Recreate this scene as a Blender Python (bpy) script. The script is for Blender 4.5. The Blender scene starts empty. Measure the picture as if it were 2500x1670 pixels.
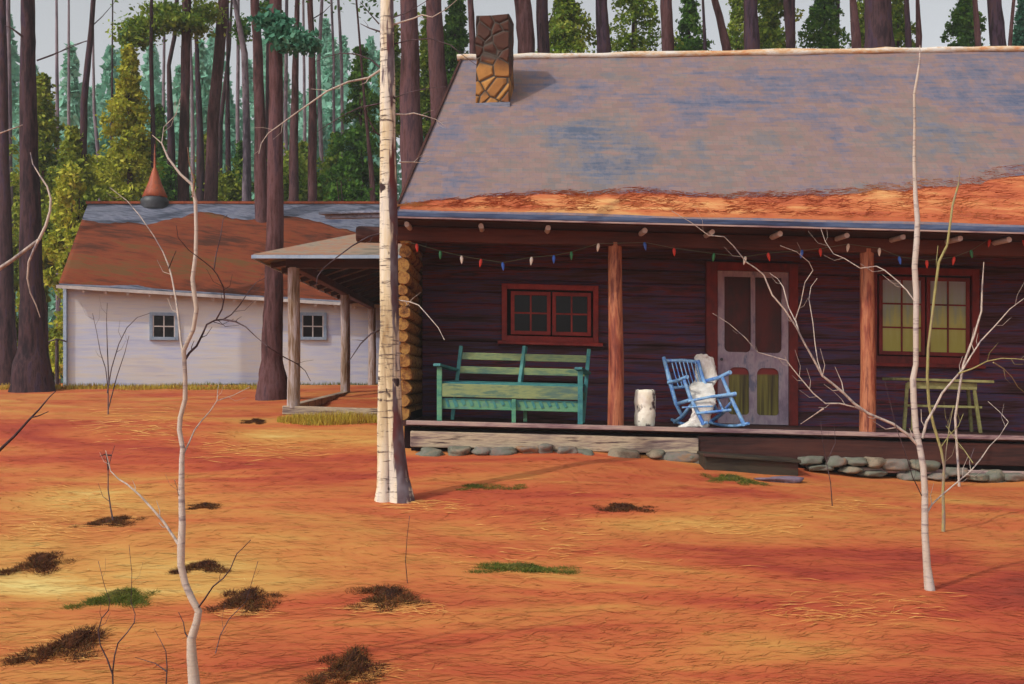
import bpy, bmesh, math, random
import numpy as np
from mathutils import Vector, Matrix, noise
random.seed(7); rng = np.random.default_rng(7)
S = bpy.context.scene; COL = S.collection
R = math.radians
# ------------------------------------------------------------------ camera
FPX = 2716.0; HV = 930.0; CZ = 1.6            # focal length and horizon row in the photo's 2500 px frame, eye height
cd = bpy.data.cameras.new('camera'); cam = bpy.data.objects.new('camera', cd); COL.objects.link(cam)
cam.location = (0, 0, CZ); cam.rotation_euler = (R(90), 0, 0)
cd.sensor_fit = 'HORIZONTAL'; cd.sensor_width = 36; cd.lens = 36 * FPX / 2500
cd.shift_y = (HV - 835) / 2500; cd.clip_start = .1; cd.clip_end = 3000
S.camera = cam
# ------------------------------------------------------------------ sky, sun, exposure
SUN_EL, SUN_AZ = 41.0, 50.0                   # azimuth: degrees to the left of straight behind the camera
w = bpy.data.worlds.new('World'); S.world = w; w.use_nodes = True
nt = w.node_tree; nt.nodes.clear()
out = nt.nodes.new('ShaderNodeOutputWorld'); bg = nt.nodes.new('ShaderNodeBackground'); sky = nt.nodes.new('ShaderNodeTexSky')
sky.sky_type = 'NISHITA'; sky.sun_disc = False; sky.sun_elevation = R(SUN_EL); sky.sun_rotation = R(180 + SUN_AZ)
sky.air_density = 1.0; sky.dust_density = 3.0; sky.ozone_density = 1.0
hs = nt.nodes.new('ShaderNodeHueSaturation'); hs.inputs['Saturation'].default_value = .16; hs.inputs['Value'].default_value = 1.5
nt.links.new(sky.outputs[0], hs.inputs['Color']); nt.links.new(hs.outputs[0], bg.inputs[0]); nt.links.new(bg.outputs[0], out.inputs[0])
bg.inputs[1].default_value = .15
sd = bpy.data.lights.new('sun', 'SUN'); sun = bpy.data.objects.new('sun', sd); COL.objects.link(sun)
sd.energy = 2.8; sd.angle = R(.6); sd.color = (1, .93, .82)
to = Vector((-math.sin(R(SUN_AZ)) * math.cos(R(SUN_EL)), -math.cos(R(SUN_AZ)) * math.cos(R(SUN_EL)), math.sin(R(SUN_EL))))
sun.rotation_euler = to.to_track_quat('Z', 'Y').to_euler(); sun.location = (0, 0, 30)
S.view_settings.view_transform = 'Standard'; S.view_settings.look = 'None'; S.view_settings.gamma = 1; S.view_settings.exposure = -.42
S.render.engine = 'CYCLES'

# ------------------------------------------------------------------ helpers
def P(u, v, d): return Vector(((u - 1250) / FPX * d, d, CZ - (v - HV) / FPX * d))
def L(h):                                      # sRGB 0..255 tuple to linear
    return tuple(((c / 255) / 12.92 if c / 255 <= .04045 else ((c / 255 + .055) / 1.055) ** 2.4) for c in h)
def interp(x, pts):
    if x <= pts[0][0]: return pts[0][1]
    for (a, fa), (b, fb) in zip(pts, pts[1:]):
        if x <= b: return fa + (fb - fa) * (x - a) / (b - a)
    return pts[-1][1]
ZL = [(0, -.2), (4, -.12), (6, -.05), (8.2, .08), (11.5, .36), (14, .70), (16.5, 1.05), (20, 1.3), (24, 1.5), (27, 1.5), (40, 1.5), (600, 1.5)]
ZR = [(0, -.25), (4, -.15), (6, -.07), (8.2, .06), (11, .14), (14, .33), (20, .9), (27, 1.4), (40, 1.5), (600, 1.5)]
def G(x, y):
    s = min(1, max(0, x / 6.4)); s = s * s * (3 - 2 * s)
    z = sum((interp(y + o, ZL) * (1 - s) + interp(y + o, ZR) * s) for o in (-.9, -.3, .3, .9)) / 4
    z += .045 * noise.noise((x * .55, y * .55, 3.1)) + .02 * noise.noise((x * 1.9, y * 1.9, 9.7)) * (1 if y < 30 else 0)
    return z
def hit(u, v):                                 # where the ray through a pixel meets the ground
    d = 3.0
    while d < 60:
        p = P(u, v, d)
        if p.z <= G(p.x, p.y): return p
        d += .04
    return P(u, v, 60)

class MB:
    def __init__(s): s.v = []; s.f = []; s.sm = []
    def add(s, vs, fs, smooth=False):
        b = len(s.v); s.v += [tuple(p) for p in vs]; s.f += [tuple(i + b for i in f) for f in fs]; s.sm += [smooth] * len(fs)
    def hexa(s, c): s.add(c, [(0, 3, 2, 1), (4, 5, 6, 7), (0, 1, 5, 4), (1, 2, 6, 5), (2, 3, 7, 6), (3, 0, 4, 7)])
    def box(s, x0, x1, y0, y1, z0, z1):
        s.hexa([(x0, y0, z0), (x1, y0, z0), (x1, y1, z0), (x0, y1, z0), (x0, y0, z1), (x1, y0, z1), (x1, y1, z1), (x0, y1, z1)]); return s
    def beam(s, a, b, w, h, up=(0, 0, 1), w2=None, h2=None):
        a = Vector(a); b = Vector(b); d = (b - a).normalized(); up = Vector(up)
        if abs(d.dot(up)) > .98: up = Vector((0, 1, 0))
        x = d.cross(up).normalized(); u = x.cross(d); w2 = w if w2 is None else w2; h2 = h if h2 is None else h2
        q = [a + x * sx * w / 2 + u * sz * h / 2 for sx, sz in ((-1, -1), (1, -1), (1, 1), (-1, 1))] + \
            [b + x * sx * w2 / 2 + u * sz * h2 / 2 for sx, sz in ((-1, -1), (1, -1), (1, 1), (-1, 1))]
        s.add(q, [(0, 1, 2, 3), (7, 6, 5, 4), (0, 4, 5, 1), (1, 5, 6, 2), (2, 6, 7, 3), (3, 7, 4, 0)]); return s
    def tube(s, pts, rad, n=8, cap=True, rough=0.0, smooth=True):
        pts = [Vector(p) for p in pts]; m = len(pts)
        rad = [rad] * m if not isinstance(rad, (list, tuple)) else rad
        t0 = (pts[1] - pts[0]).normalized(); ref = Vector((0, 1, 0)) if abs(t0.y) < .9 else Vector((1, 0, 0))
        vs = []
        for i, p in enumerate(pts):
            t = (pts[min(i + 1, m - 1)] - pts[max(i - 1, 0)]).normalized()
            x = t.cross(ref).normalized(); y = t.cross(x).normalized(); ref = -y if False else ref
            for k in range(n):
                a = 2 * math.pi * k / n; r = rad[i]
                dv = x * math.cos(a) + y * math.sin(a)
                if rough: r *= 1 + rough * noise.noise((p + dv * .6) * 2.3) + rough * .5 * noise.noise((p + dv) * 7)
                vs.append(p + dv * r)
        fs = [(i * n + k, i * n + (k + 1) % n, (i + 1) * n + (k + 1) % n, (i + 1) * n + k) for i in range(m - 1) for k in range(n)]
        s.add(vs, fs, smooth)
        if cap: s.add(vs[:n], [tuple(range(n - 1, -1, -1))]); s.add(vs[-n:], [tuple(range(n))])
        return s
    def build(s, name, m, parent=None, bevel=0, shear=False):
        o = mesh_obj(name, s.v, s.f, m, parent, shear)
        if any(s.sm): o.data.polygons.foreach_set('use_smooth', s.sm)
        if bevel:
            b = o.modifiers.new('bevel', 'BEVEL'); b.width = bevel; b.segments = 2; b.limit_method = 'ANGLE'
        return o
SH = .0255
def wloc(o):
    l = Vector((0, 0, 0))
    while o: l = l + o.location; o = o.parent
    return l
def mesh_obj(name, v, f, m, parent=None, shear=False):
    if shear: v = [(p[0], p[1], p[2] - SH * (p[0] + 1.3)) for p in v]
    if parent:
        l = wloc(parent); v = [(p[0] - l.x, p[1] - l.y, p[2] - l.z) for p in v]
    me = bpy.data.meshes.new(name); me.from_pydata(v, [], f); me.update()
    o = bpy.data.objects.new(name, me); COL.objects.link(o)
    if m: me.materials.append(m)
    if parent: o.parent = parent
    return o
def quads_obj(name, V, m, parent=None):        # V: (n,4,3)
    V = np.asarray(V, dtype=np.float32)
    if parent:
        l = wloc(parent); V = V - np.array([l.x, l.y, l.z], dtype=np.float32)
    n = len(V); me = bpy.data.meshes.new(name)
    me.vertices.add(n * 4); me.vertices.foreach_set('co', V.reshape(-1))
    me.loops.add(n * 4); me.loops.foreach_set('vertex_index', np.arange(n * 4, dtype=np.int32))
    me.polygons.add(n); me.polygons.foreach_set('loop_start', np.arange(0, n * 4, 4, dtype=np.int32))
    me.update(calc_edges=True); me.validate()
    o = bpy.data.objects.new(name, me); COL.objects.link(o); me.materials.append(m)
    if parent: o.parent = parent
    return o
def leafquads(C, size, flat=.0, stretch=1.6):
    n = len(C); a = rng.normal(size=(n, 3)); a[:, 2] *= (1 - flat); a /= np.linalg.norm(a, axis=1)[:, None] + 1e-9
    b = rng.normal(size=(n, 3)); b -= (b * a).sum(1)[:, None] * a; b /= np.linalg.norm(b, axis=1)[:, None] + 1e-9
    s = (size * rng.uniform(.5, 1.4, n))[:, None]; a = a * s * stretch / 2; b = b * s / 2
    return np.stack([C - a - b * .6, C + a * .2 - b, C + a * 1.1, C + a * .1 + b], 1)
def tag(o, label, cat, group=None, kind=None):
    o['label'] = label
    if cat: o['category'] = cat
    if group: o['group'] = group
    if kind: o['kind'] = kind
    return o
def thing(name, loc, label, cat, group=None):
    o = bpy.data.objects.new(name, None); COL.objects.link(o); o.location = loc; o.empty_display_size = .2
    return tag(o, label, cat, group)

# ------------------------------------------------------------------ materials
def ramp(nt, fac, stops, interp='LINEAR'):
    r = nt.nodes.new('ShaderNodeValToRGB'); r.color_ramp.interpolation = interp
    e = r.color_ramp.elements
    while len(e) < len(stops): e.new(.5)
    for k, (p, c) in enumerate(stops): e[k].position = p; e[k].color = (*c, 1)
    nt.links.new(fac, r.inputs[0]); return r.outputs[0]
def mapn(nt, scale, rnd=True, rot=(0, 0, 0)):
    tc = nt.nodes.new('ShaderNodeTexCoord'); mp = nt.nodes.new('ShaderNodeMapping')
    mp.inputs['Scale'].default_value = scale; mp.inputs['Rotation'].default_value = rot
    nt.links.new(tc.outputs['Object'], mp.inputs[0])
    if rnd:
        oi = nt.nodes.new('ShaderNodeObjectInfo'); mu = nt.nodes.new('ShaderNodeVectorMath'); mu.operation = 'SCALE'
        mu.inputs[0].default_value = (31, 17, 23); nt.links.new(oi.outputs['Random'], mu.inputs['Scale'])
        nt.links.new(mu.outputs[0], mp.inputs['Location'])
    return mp.outputs[0]
def noi(nt, vec, scale=1, detail=4, rough=.55, dist=0):
    n = nt.nodes.new('ShaderNodeTexNoise'); n.inputs['Scale'].default_value = scale; n.inputs['Detail'].default_value = detail
    n.inputs['Roughness'].default_value = rough; n.inputs['Distortion'].default_value = dist
    nt.links.new(vec, n.inputs['Vector']); return n.outputs[0]
def math_(nt, op, a, b=None, c=None):
    n = nt.nodes.new('ShaderNodeMath'); n.operation = op
    for i, x in enumerate((a, b, c)):
        if x is None: continue
        if isinstance(x, (int, float)): n.inputs[i].default_value = x
        else: nt.links.new(x, n.inputs[i])
    return n.outputs[0]
def mixc(nt, fac, a, b, mode='MIX'):
    n = nt.nodes.new('ShaderNodeMix'); n.data_type = 'RGBA'; n.blend_type = mode
    for k, x in ((0, fac), (6, a), (7, b)):
        if isinstance(x, (int, float)): n.inputs[k].default_value = x
        elif isinstance(x, tuple): n.inputs[k].default_value = (*x, 1)
        else: nt.links.new(x, n.inputs[k])
    return n.outputs[2]
def new_mat(name, rough=.8, spec=.25):
    m = bpy.data.materials.new(name); m.use_nodes = True; nt = m.node_tree; b = nt.nodes['Principled BSDF']
    b.inputs['Roughness'].default_value = rough; b.inputs['Specular IOR Level'].default_value = spec
    return m, nt, b
def bump(nt, b, h, strength, dist=.02):
    n = nt.nodes.new('ShaderNodeBump'); n.inputs['Strength'].default_value = strength; n.inputs['Distance'].default_value = dist
    nt.links.new(h, n.inputs['Height']); nt.links.new(n.outputs[0], b.inputs['Normal'])
def paint(name, cols, big=(1, 1, 1), fine=(8, 8, 8), rough=.8, spec=.25, vary=.35, bmp=.4, bd=.01, lo=.3, hi=.7, rnd=True, island=False):
    """colours spread by a broad noise, crossed by finer streaks"""
    m, nt, b = new_mat(name, rough, spec)
    nb = noi(nt, mapn(nt, big, rnd), 1, 4, .6, .3); nf = noi(nt, mapn(nt, fine, rnd), 1, 5, .7)
    f = math_(nt, 'ADD', nb, math_(nt, 'MULTIPLY', math_(nt, 'SUBTRACT', nf, .5), vary * 2))
    if island:
        g = nt.nodes.new('ShaderNodeNewGeometry')
        f = math_(nt, 'ADD', f, math_(nt, 'MULTIPLY', math_(nt, 'SUBTRACT', g.outputs['Random Per Island'], .5), .45))
    n = len(cols); c = ramp(nt, f, [(lo + (hi - lo) * k / max(1, n - 1), L(x)) for k, x in enumerate(cols)])
    nt.links.new(c, b.inputs['Base Color'])
    if bmp: bump(nt, b, nf, bmp, bd)
    return m
def leafmat(name, cols, scale=.8):
    m, nt, b = new_mat(name, .7, .2)
    g = nt.nodes.new('ShaderNodeNewGeometry'); nb = noi(nt, mapn(nt, (scale,) * 3), 1, 3)
    f = math_(nt, 'ADD', math_(nt, 'MULTIPLY', g.outputs['Random Per Island'], .5), math_(nt, 'MULTIPLY', math_(nt, 'SUBTRACT', nb, .25), 1.0))
    n = len(cols); c = ramp(nt, f, [(.15 + .7 * k / (n - 1), L(x)) for k, x in enumerate(cols)])
    nt.links.new(c, b.inputs['Base Color'])
    tr = nt.nodes.new('ShaderNodeBsdfTranslucent'); nt.links.new(c, tr.inputs[0]); ms = nt.nodes.new('ShaderNodeMixShader'); ms.inputs[0].default_value = .3
    nt.links.new(b.outputs[0], ms.inputs[1]); nt.links.new(tr.outputs[0], ms.inputs[2]); nt.links.new(ms.outputs[0], nt.nodes['Material Output'].inputs[0])
    return m
M = {}
def needle_ground(name, strokes):
    m, nt, b = new_mat(name, .9, .1)
    v = mapn(nt, (.17, .42, 1), False, (0, 0, R(-12))); a = noi(nt, v, 1.2, 5, .55, 1.2); a = math_(nt, 'ADD', math_(nt, 'MULTIPLY', math_(nt, 'SUBTRACT', a, .5), 1.35), .5)
    v2 = mapn(nt, (1.1, 4.5, 4), False, (0, 0, R(8))); f2 = noi(nt, v2, 1, 5, .7, .6)
    v3 = mapn(nt, (30, 60, 40), False); f3 = noi(nt, v3, 1, 3, .7)
    tc = nt.nodes.new('ShaderNodeTexCoord'); 
    def blob(cx, cy, r, k):                     # a patch of the litter with its own tint
        s = nt.nodes.new('ShaderNodeVectorMath'); s.operation = 'DISTANCE'; s.inputs[1].default_value = (cx, cy, 0)
        fl = nt.nodes.new('ShaderNodeVectorMath'); fl.operation = 'MULTIPLY'; fl.inputs[1].default_value = (1, 1, 0)
        nt.links.new(tc.outputs['Object'], fl.inputs[0]); nt.links.new(fl.outputs[0], s.inputs[0])
        q = nt.nodes.new('ShaderNodeMapRange'); q.interpolation_type = 'SMOOTHSTEP'; q.inputs[1].default_value = r; q.inputs[2].default_value = 0; q.inputs[3].default_value = 0; q.inputs[4].default_value = k
        nt.links.new(s.outputs['Value'], q.inputs[0]); return q.outputs[0]
    f = math_(nt, 'ADD', math_(nt, 'ADD', a, .035), math_(nt, 'MULTIPLY', math_(nt, 'SUBTRACT', f2, .5), .4))
    f = math_(nt, 'ADD', f, math_(nt, 'MULTIPLY', math_(nt, 'SUBTRACT', f3, .5), .16))
    for q in ((3.4, 7.0, 3.2, -.3), (4.3, 9.6, 2.8, -.14), (-3.1, 8.2, 2.2, .22), (0, 9, 3.5, .05), (-2.6, 6.3, 1.3, .2), (-4.4, 11.5, 1.6, .14), (-2.4, 12.9, 2.0, -.24), (-4.6, 15, 2, -.1), (1.4, 8.6, 2, .05), (-.6, 10.8, 1.3, .08), (-7.5, 18, 4, .05), (-3.4, 15.2, .9, .15)):
        f = math_(nt, 'ADD', f, blob(*q))
    if strokes:
        g = nt.nodes.new('ShaderNodeNewGeometry')
        f = math_(nt, 'ADD', f, math_(nt, 'MULTIPLY', math_(nt, 'SUBTRACT', g.outputs['Random Per Island'], .22), .2))
    c = ramp(nt, f, [(.1, L((120, 54, 42))), (.27, L((156, 64, 48))), (.4, L((174, 82, 53))), (.53, L((184, 102, 60))), (.67, L((188, 122, 66))), (.84, L((196, 148, 80))), (1.0, L((212, 188, 118)))])
    nt.links.new(c, b.inputs['Base Color']); bump(nt, b, f3, .1, .01)
    return m
M['ground'] = needle_ground('pine_litter', False); M['strokes'] = needle_ground('needle_strokes', True)
M['roofneedles'] = paint('roof_needles', [(150, 76, 54), (176, 94, 62), (188, 116, 74), (204, 154, 100)], (.5, 1.6, 1.6), (1.6, 12, 12), .9, .1, .35, .3, .012)
def shingle_mat():
    m, nt, b = new_mat('weathered_shingle', .85, .2)
    a = noi(nt, mapn(nt, (.3, .5, .5), False, (0, 0, R(6))), 1, 4, .55, .4); f = noi(nt, mapn(nt, (1.1, 8, 12), False), 1, 6, .75); h = noi(nt, mapn(nt, (12, 12, 12), False), 1, 4, .7)
    d2 = noi(nt, mapn(nt, (3.2, 1.1, 1.1), False, (0, 0, R(24))), 1, 4, .6)
    k = math_(nt, 'ADD', a, math_(nt, 'MULTIPLY', math_(nt, 'SUBTRACT', f, .5), .55)); k = math_(nt, 'ADD', k, math_(nt, 'MULTIPLY', math_(nt, 'SUBTRACT', h, .5), .3)); k = math_(nt, 'ADD', k, math_(nt, 'MULTIPLY', math_(nt, 'SUBTRACT', d2, .5), .35))
    cols = [(78, 88, 114), (100, 102, 120), (118, 108, 118), (138, 112, 106), (122, 112, 110), (108, 108, 120), (84, 94, 114)]
    c = ramp(nt, k, [(.27 + .46 * i / 6, L(x)) for i, x in enumerate(cols)])
    br = nt.nodes.new('ShaderNodeTexBrick'); nt.links.new(mapn(nt, (1, 1.28, 0), False), br.inputs['Vector']); br.inputs['Scale'].default_value = 1; br.inputs['Brick Width'].default_value = .16; br.inputs['Row Height'].default_value = .13; br.inputs['Mortar Size'].default_value = .004
    br.inputs['Color1'].default_value = (.82, .82, .82, 1); br.inputs['Color2'].default_value = (1.1, 1.1, 1.1, 1); br.inputs['Mortar'].default_value = (.7, .7, .7, 1); br.inputs['Mortar Smooth'].default_value = .6
    nt.links.new(mixc(nt, .55, c, br.outputs['Color'], 'MULTIPLY'), b.inputs['Base Color'])
    bump(nt, b, math_(nt, 'ADD', f, h), .5, .02); return m
M['shingle'] = shingle_mat()
M['shingle_old'] = paint('weathered_shingle', [(84, 96, 128), (128, 124, 142), (158, 132, 138), (176, 128, 112), (140, 136, 124), (108, 116, 136)], (.36, .7, .7), (1.2, 7, 12), .8, .25, .38, .35, .015, .3, .72, False)
M['oldroof'] = paint('weathered_board_roof', [(104, 96, 84), (140, 126, 112), (150, 108, 82), (126, 124, 128)], (.8, .8, .8), (2, 9, 9), .85, .2, .5, .4)
M['ridge'] = paint('ridge_litter', [(196, 120, 72), (206, 176, 140), (214, 212, 206), (200, 160, 110)], (.45, 2, 2), (8, 20, 20), .9, .1, .3, .5, .02, .3, .7)
M['barnroof'] = paint('barn_roof_needles', [(74, 44, 34), (104, 54, 38), (126, 62, 40), (104, 72, 44)], (.35, .8, .8), (1.2, 8, 8), .9, .1, .5, .4, .02)
M['slate'] = paint('barn_slate', [(52, 54, 68), (84, 90, 108), (120, 122, 138), (70, 78, 104)], (.5, 1.5, 3), (1.5, 12, 16), .6, .4, .5, .4, .015)
M['logwall'] = paint('dark_log', [(38, 20, 22), (66, 28, 28), (82, 42, 52), (70, 54, 92), (116, 40, 46), (48, 26, 38), (76, 52, 84)], (.45, 1, 5), (2, 20, 45), .65, .35, .3, .5, .012, .28, .72, False)
M['navy'] = paint('dark_blue_board', [(40, 46, 72), (58, 72, 104), (84, 100, 130)], (.5, 2, 2), (2, 20, 20), .7, .3, .5, .4)
M['darkwood'] = paint('dark_wood', [(36, 20, 20), (62, 32, 28), (78, 42, 34)], (.6, 2, 3), (2, 18, 30), .75, .3, .4, .4)
M['beam'] = paint('red_brown_beam', [(58, 28, 22), (84, 38, 28), (96, 48, 34)], (.6, 2, 3), (2, 18, 30), .7, .3, .4, .4)
M['post'] = paint('peeled_post', [(84, 32, 26), (134, 64, 44), (176, 112, 78), (104, 46, 34)], (3, 3, .7), (26, 26, 2.2), .6, .35, .45, .4)
M['greypost'] = paint('grey_post', [(92, 66, 44), (132, 112, 96), (168, 156, 158), (120, 96, 78)], (3, 3, .7), (26, 26, 2.2), .8, .2, .45, .4)
M['logend'] = paint('log_end', [(84, 54, 34), (130, 88, 48), (164, 124, 66), (112, 70, 40)], (5, 5, 5), (30, 6, 30), .8, .2, .4, .5)
M['sill'] = paint('sill_board', [(96, 78, 80), (146, 128, 116), (184, 166, 140), (74, 54, 58)], (.8, 3, 3), (2.5, 30, 40), .8, .2, .5, .5)
M['edge'] = paint('floor_edge', [(112, 84, 92), (160, 136, 132), (176, 154, 138)], (.8, 3, 3), (3, 30, 40), .7, .3, .5, .4)
M['red'] = paint('red_paint', [(118, 26, 22), (150, 36, 28), (170, 52, 38)], (2, 2, 2), (12, 12, 14), .55, .4, .35, .3)
M['dred'] = paint('dark_red_paint', [(88, 18, 18), (118, 26, 22), (134, 34, 28)], (2, 2, 2), (12, 12, 6), .6, .4, .35, .3)
M['screenpaint'] = paint('mauve_paint', [(138, 120, 138), (166, 146, 162), (182, 164, 174), (126, 124, 146)], (2, 2, 2), (12, 12, 3), .7, .3, .4, .3)
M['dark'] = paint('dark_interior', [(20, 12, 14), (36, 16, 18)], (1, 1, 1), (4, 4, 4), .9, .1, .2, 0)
M['white'] = paint('white_board', [(180, 188, 220), (200, 204, 220), (212, 208, 204), (196, 196, 208)], (.4, .4, 1.2), (1.2, 1.2, 18), .8, .2, .35, .4, .01)
M['whitetrim'] = paint('pale_trim', [(176, 166, 164), (206, 200, 196)], (2, 2, 2), (12, 12, 12), .7, .3, .3, .3)
M['bluetrim'] = paint('blue_grey_trim', [(120, 140, 166), (160, 174, 190)], (3, 3, 3), (14, 14, 14), .7, .3, .3, .3)
M['green'] = paint('green_bench_paint', [(50, 112, 100), (76, 138, 112), (98, 148, 110), (80, 126, 120)], (1.5, 3, 3), (5, 22, 22), .55, .4, .4, .35)
M['teal'] = paint('teal_paint', [(36, 96, 108), (56, 124, 124), (74, 136, 124)], (3, 3, 3), (12, 16, 16), .55, .4, .4, .35)
M['seatgreen'] = paint('pale_green_board', [(72, 104, 100), (98, 122, 96), (134, 148, 98), (80, 112, 96)], (1.2, 3, 3), (4, 22, 26), .55, .4, .4, .35)
M['blue'] = paint('blue_chair_paint', [(64, 108, 190), (96, 146, 206), (140, 182, 214), (84, 124, 200)], (3, 3, 3), (16, 16, 16), .5, .45, .4, .3)
M['fleece'] = paint('white_fleece', [(226, 220, 208), (242, 238, 230), (246, 244, 240)], (6, 6, 6), (60, 60, 60), .95, .1, .3, 1, .02)
M['yellow'] = paint('yellow_green_paint', [(92, 88, 60), (122, 118, 72), (150, 146, 96)], (2, 2, 2), (10, 16, 16), .7, .3, .4, .3)
M['stone'] = paint('foundation_stone', [(104, 94, 80), (136, 122, 104), (100, 104, 92), (118, 110, 104), (146, 114, 84)], (.6, .6, .6), (18, 18, 18), .85, .2, .2, .6, .015, .3, .7)
M['plum'] = paint('plum_stone', [(88, 76, 92), (124, 110, 126), (70, 60, 72)], (3, 3, 3), (18, 18, 18), .85, .2, .3, .5)
M['stepwood'] = paint('dark_step', [(38, 30, 26), (58, 50, 38), (70, 46, 40)], (1, 3, 3), (3, 30, 30), .75, .3, .4, .5)
M['bark'] = paint('pine_bark', [(36, 26, 32), (54, 38, 44), (74, 52, 54), (66, 50, 66), (40, 28, 32)], (1.6, 1.6, .35), (13, 13, 2.2), .9, .15, .5, .9, .03, .3, .72)
M['barkred'] = paint('red_pine_bark', [(52, 34, 36), (78, 50, 50), (100, 70, 72), (70, 50, 58)], (1.6, 1.6, .35), (13, 13, 2.2), .9, .15, .5, .9, .03, .3, .72)
M['barkpale'] = paint('grey_mauve_bark', [(84, 74, 84), (112, 98, 110), (138, 124, 132), (90, 72, 80)], (1.6, 1.6, .35), (13, 13, 2.2), .9, .15, .5, .8, .03, .3, .72)
M['twigw'] = paint('pale_birch_twig', [(120, 108, 108), (166, 152, 142), (190, 176, 162), (108, 102, 116)], (5, 5, 2), (40, 40, 12), .7, .3, .4, .3)
M['twigd'] = paint('dark_twig', [(50, 36, 40), (74, 58, 62), (100, 86, 92)], (5, 5, 3), (40, 40, 12), .8, .2, .4, .3)
M['twigy'] = paint('yellow_twig', [(116, 108, 70), (150, 142, 90), (130, 112, 104)], (3, 3, 1.5), (40, 40, 12), .8, .2, .4, .3)
def birchmat(name, shade_stain=True):
    m, nt, b = new_mat(name, .75, .25)
    nb = noi(nt, mapn(nt, (4, 4, .8), False), 1, 5, .65); c = ramp(nt, nb, [(.3, L((150, 124, 88))), (.45, L((204, 186, 152))), (.56, L((214, 204, 186))), (.72, L((168, 160, 164)))])
    ln = noi(nt, mapn(nt, (5, 5, 38), False), 1, 4, .7); k = ramp(nt, ln, [(.55, (0, 0, 0)), (.64, (1, 1, 1))]); c = mixc(nt, k, c, L((92, 76, 70)))
    kn = noi(nt, mapn(nt, (7, 7, 5), False), 1, 2, .5); k2 = ramp(nt, kn, [(.66, (0, 0, 0)), (.69, (1, 1, 1))]); c = mixc(nt, k2, c, L((52, 34, 34)))
    if not shade_stain: c = mixc(nt, .6, c, L((160, 148, 148)))
    if shade_stain:  # red-brown stain, plus grey shade painted on the trunk's right side
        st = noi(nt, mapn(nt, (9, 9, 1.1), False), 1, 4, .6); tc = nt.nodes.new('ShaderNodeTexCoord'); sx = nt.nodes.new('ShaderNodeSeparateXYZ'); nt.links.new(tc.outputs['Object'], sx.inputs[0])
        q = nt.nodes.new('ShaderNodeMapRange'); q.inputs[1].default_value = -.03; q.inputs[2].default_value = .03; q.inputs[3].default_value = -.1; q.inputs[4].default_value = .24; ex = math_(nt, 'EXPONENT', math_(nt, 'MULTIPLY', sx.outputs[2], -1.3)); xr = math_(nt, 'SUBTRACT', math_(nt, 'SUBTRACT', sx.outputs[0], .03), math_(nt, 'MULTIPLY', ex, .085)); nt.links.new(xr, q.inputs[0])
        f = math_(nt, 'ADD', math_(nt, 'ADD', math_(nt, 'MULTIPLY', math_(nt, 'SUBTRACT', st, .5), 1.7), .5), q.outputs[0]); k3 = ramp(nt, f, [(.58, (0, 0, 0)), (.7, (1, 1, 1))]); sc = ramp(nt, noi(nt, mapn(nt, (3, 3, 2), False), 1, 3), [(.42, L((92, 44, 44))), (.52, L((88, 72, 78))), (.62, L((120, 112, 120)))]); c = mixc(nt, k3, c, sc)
    nt.links.new(c, b.inputs['Base Color']); bump(nt, b, ln, .4, .01); return m
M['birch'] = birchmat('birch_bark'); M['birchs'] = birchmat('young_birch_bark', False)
M['lfyel'] = leafmat('yellow_green_leaf', [(102, 120, 32), (150, 160, 46), (188, 188, 60), (218, 212, 96)])
M['lfolive'] = leafmat('olive_leaf', [(78, 100, 30), (114, 132, 40), (146, 156, 50), (168, 172, 66)])
M['lfdark'] = leafmat('dark_green_needle', [(42, 74, 28), (68, 108, 40), (92, 136, 48), (124, 156, 62)])
M['lfmid'] = leafmat('mid_green_needle', [(74, 106, 34), (108, 138, 44), (142, 162, 56), (178, 186, 84)])
M['lfteal'] = leafmat('teal_needle', [(40, 92, 70), (66, 124, 98), (96, 148, 122)])
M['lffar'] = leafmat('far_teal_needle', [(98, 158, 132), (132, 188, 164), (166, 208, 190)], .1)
M['wool'] = leafmat('white_wool', [(236, 232, 222), (246, 244, 238)]); M['wisp'] = leafmat('straw_wisp', [(190, 120, 66), (208, 146, 80), (222, 176, 104)], 3); M['gryel'] = leafmat('dry_yellow_grass', [(140, 100, 40), (178, 146, 56), (204, 182, 70), (120, 128, 50)], 3)
M['grgreen'] = leafmat('green_grass', [(70, 84, 34), (92, 106, 40), (120, 120, 48), (64, 74, 38)], 3)
M['grbrown'] = leafmat('brown_dead_grass', [(52, 28, 22), (78, 42, 28), (112, 62, 36), (84, 70, 36), (156, 92, 50)], 3)
M['iron'] = paint('dark_metal', [(34, 34, 40), (62, 64, 72)], (3, 3, 3), (12, 12, 12), .5, .5, .3, .2)
M['rust'] = paint('rusted_metal', [(132, 58, 32), (170, 84, 48), (120, 70, 50)], (3, 3, 2), (14, 14, 8), .6, .4, .4, .3)
def plain(name, col, rough=.4): 
    m, nt, b = new_mat(name, rough, .5); b.inputs['Base Color'].default_value = (*L(col), 1); return m
M['bulbred'] = plain('red_bulb', (214, 60, 46)); M['bulbgreen'] = plain('green_bulb', (50, 130, 84)); M['bulbblue'] = plain('blue_bulb', (60, 112, 214)); M['bulbwhite'] = plain('white_bulb', (240, 236, 224))
M['wire'] = plain('green_wire', (96, 108, 84), .6)
m, nt, b = new_mat('window_glass', .12, .18); b.inputs['Base Color'].default_value = (.012, .009, .011, 1); M['glass'] = m
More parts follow.
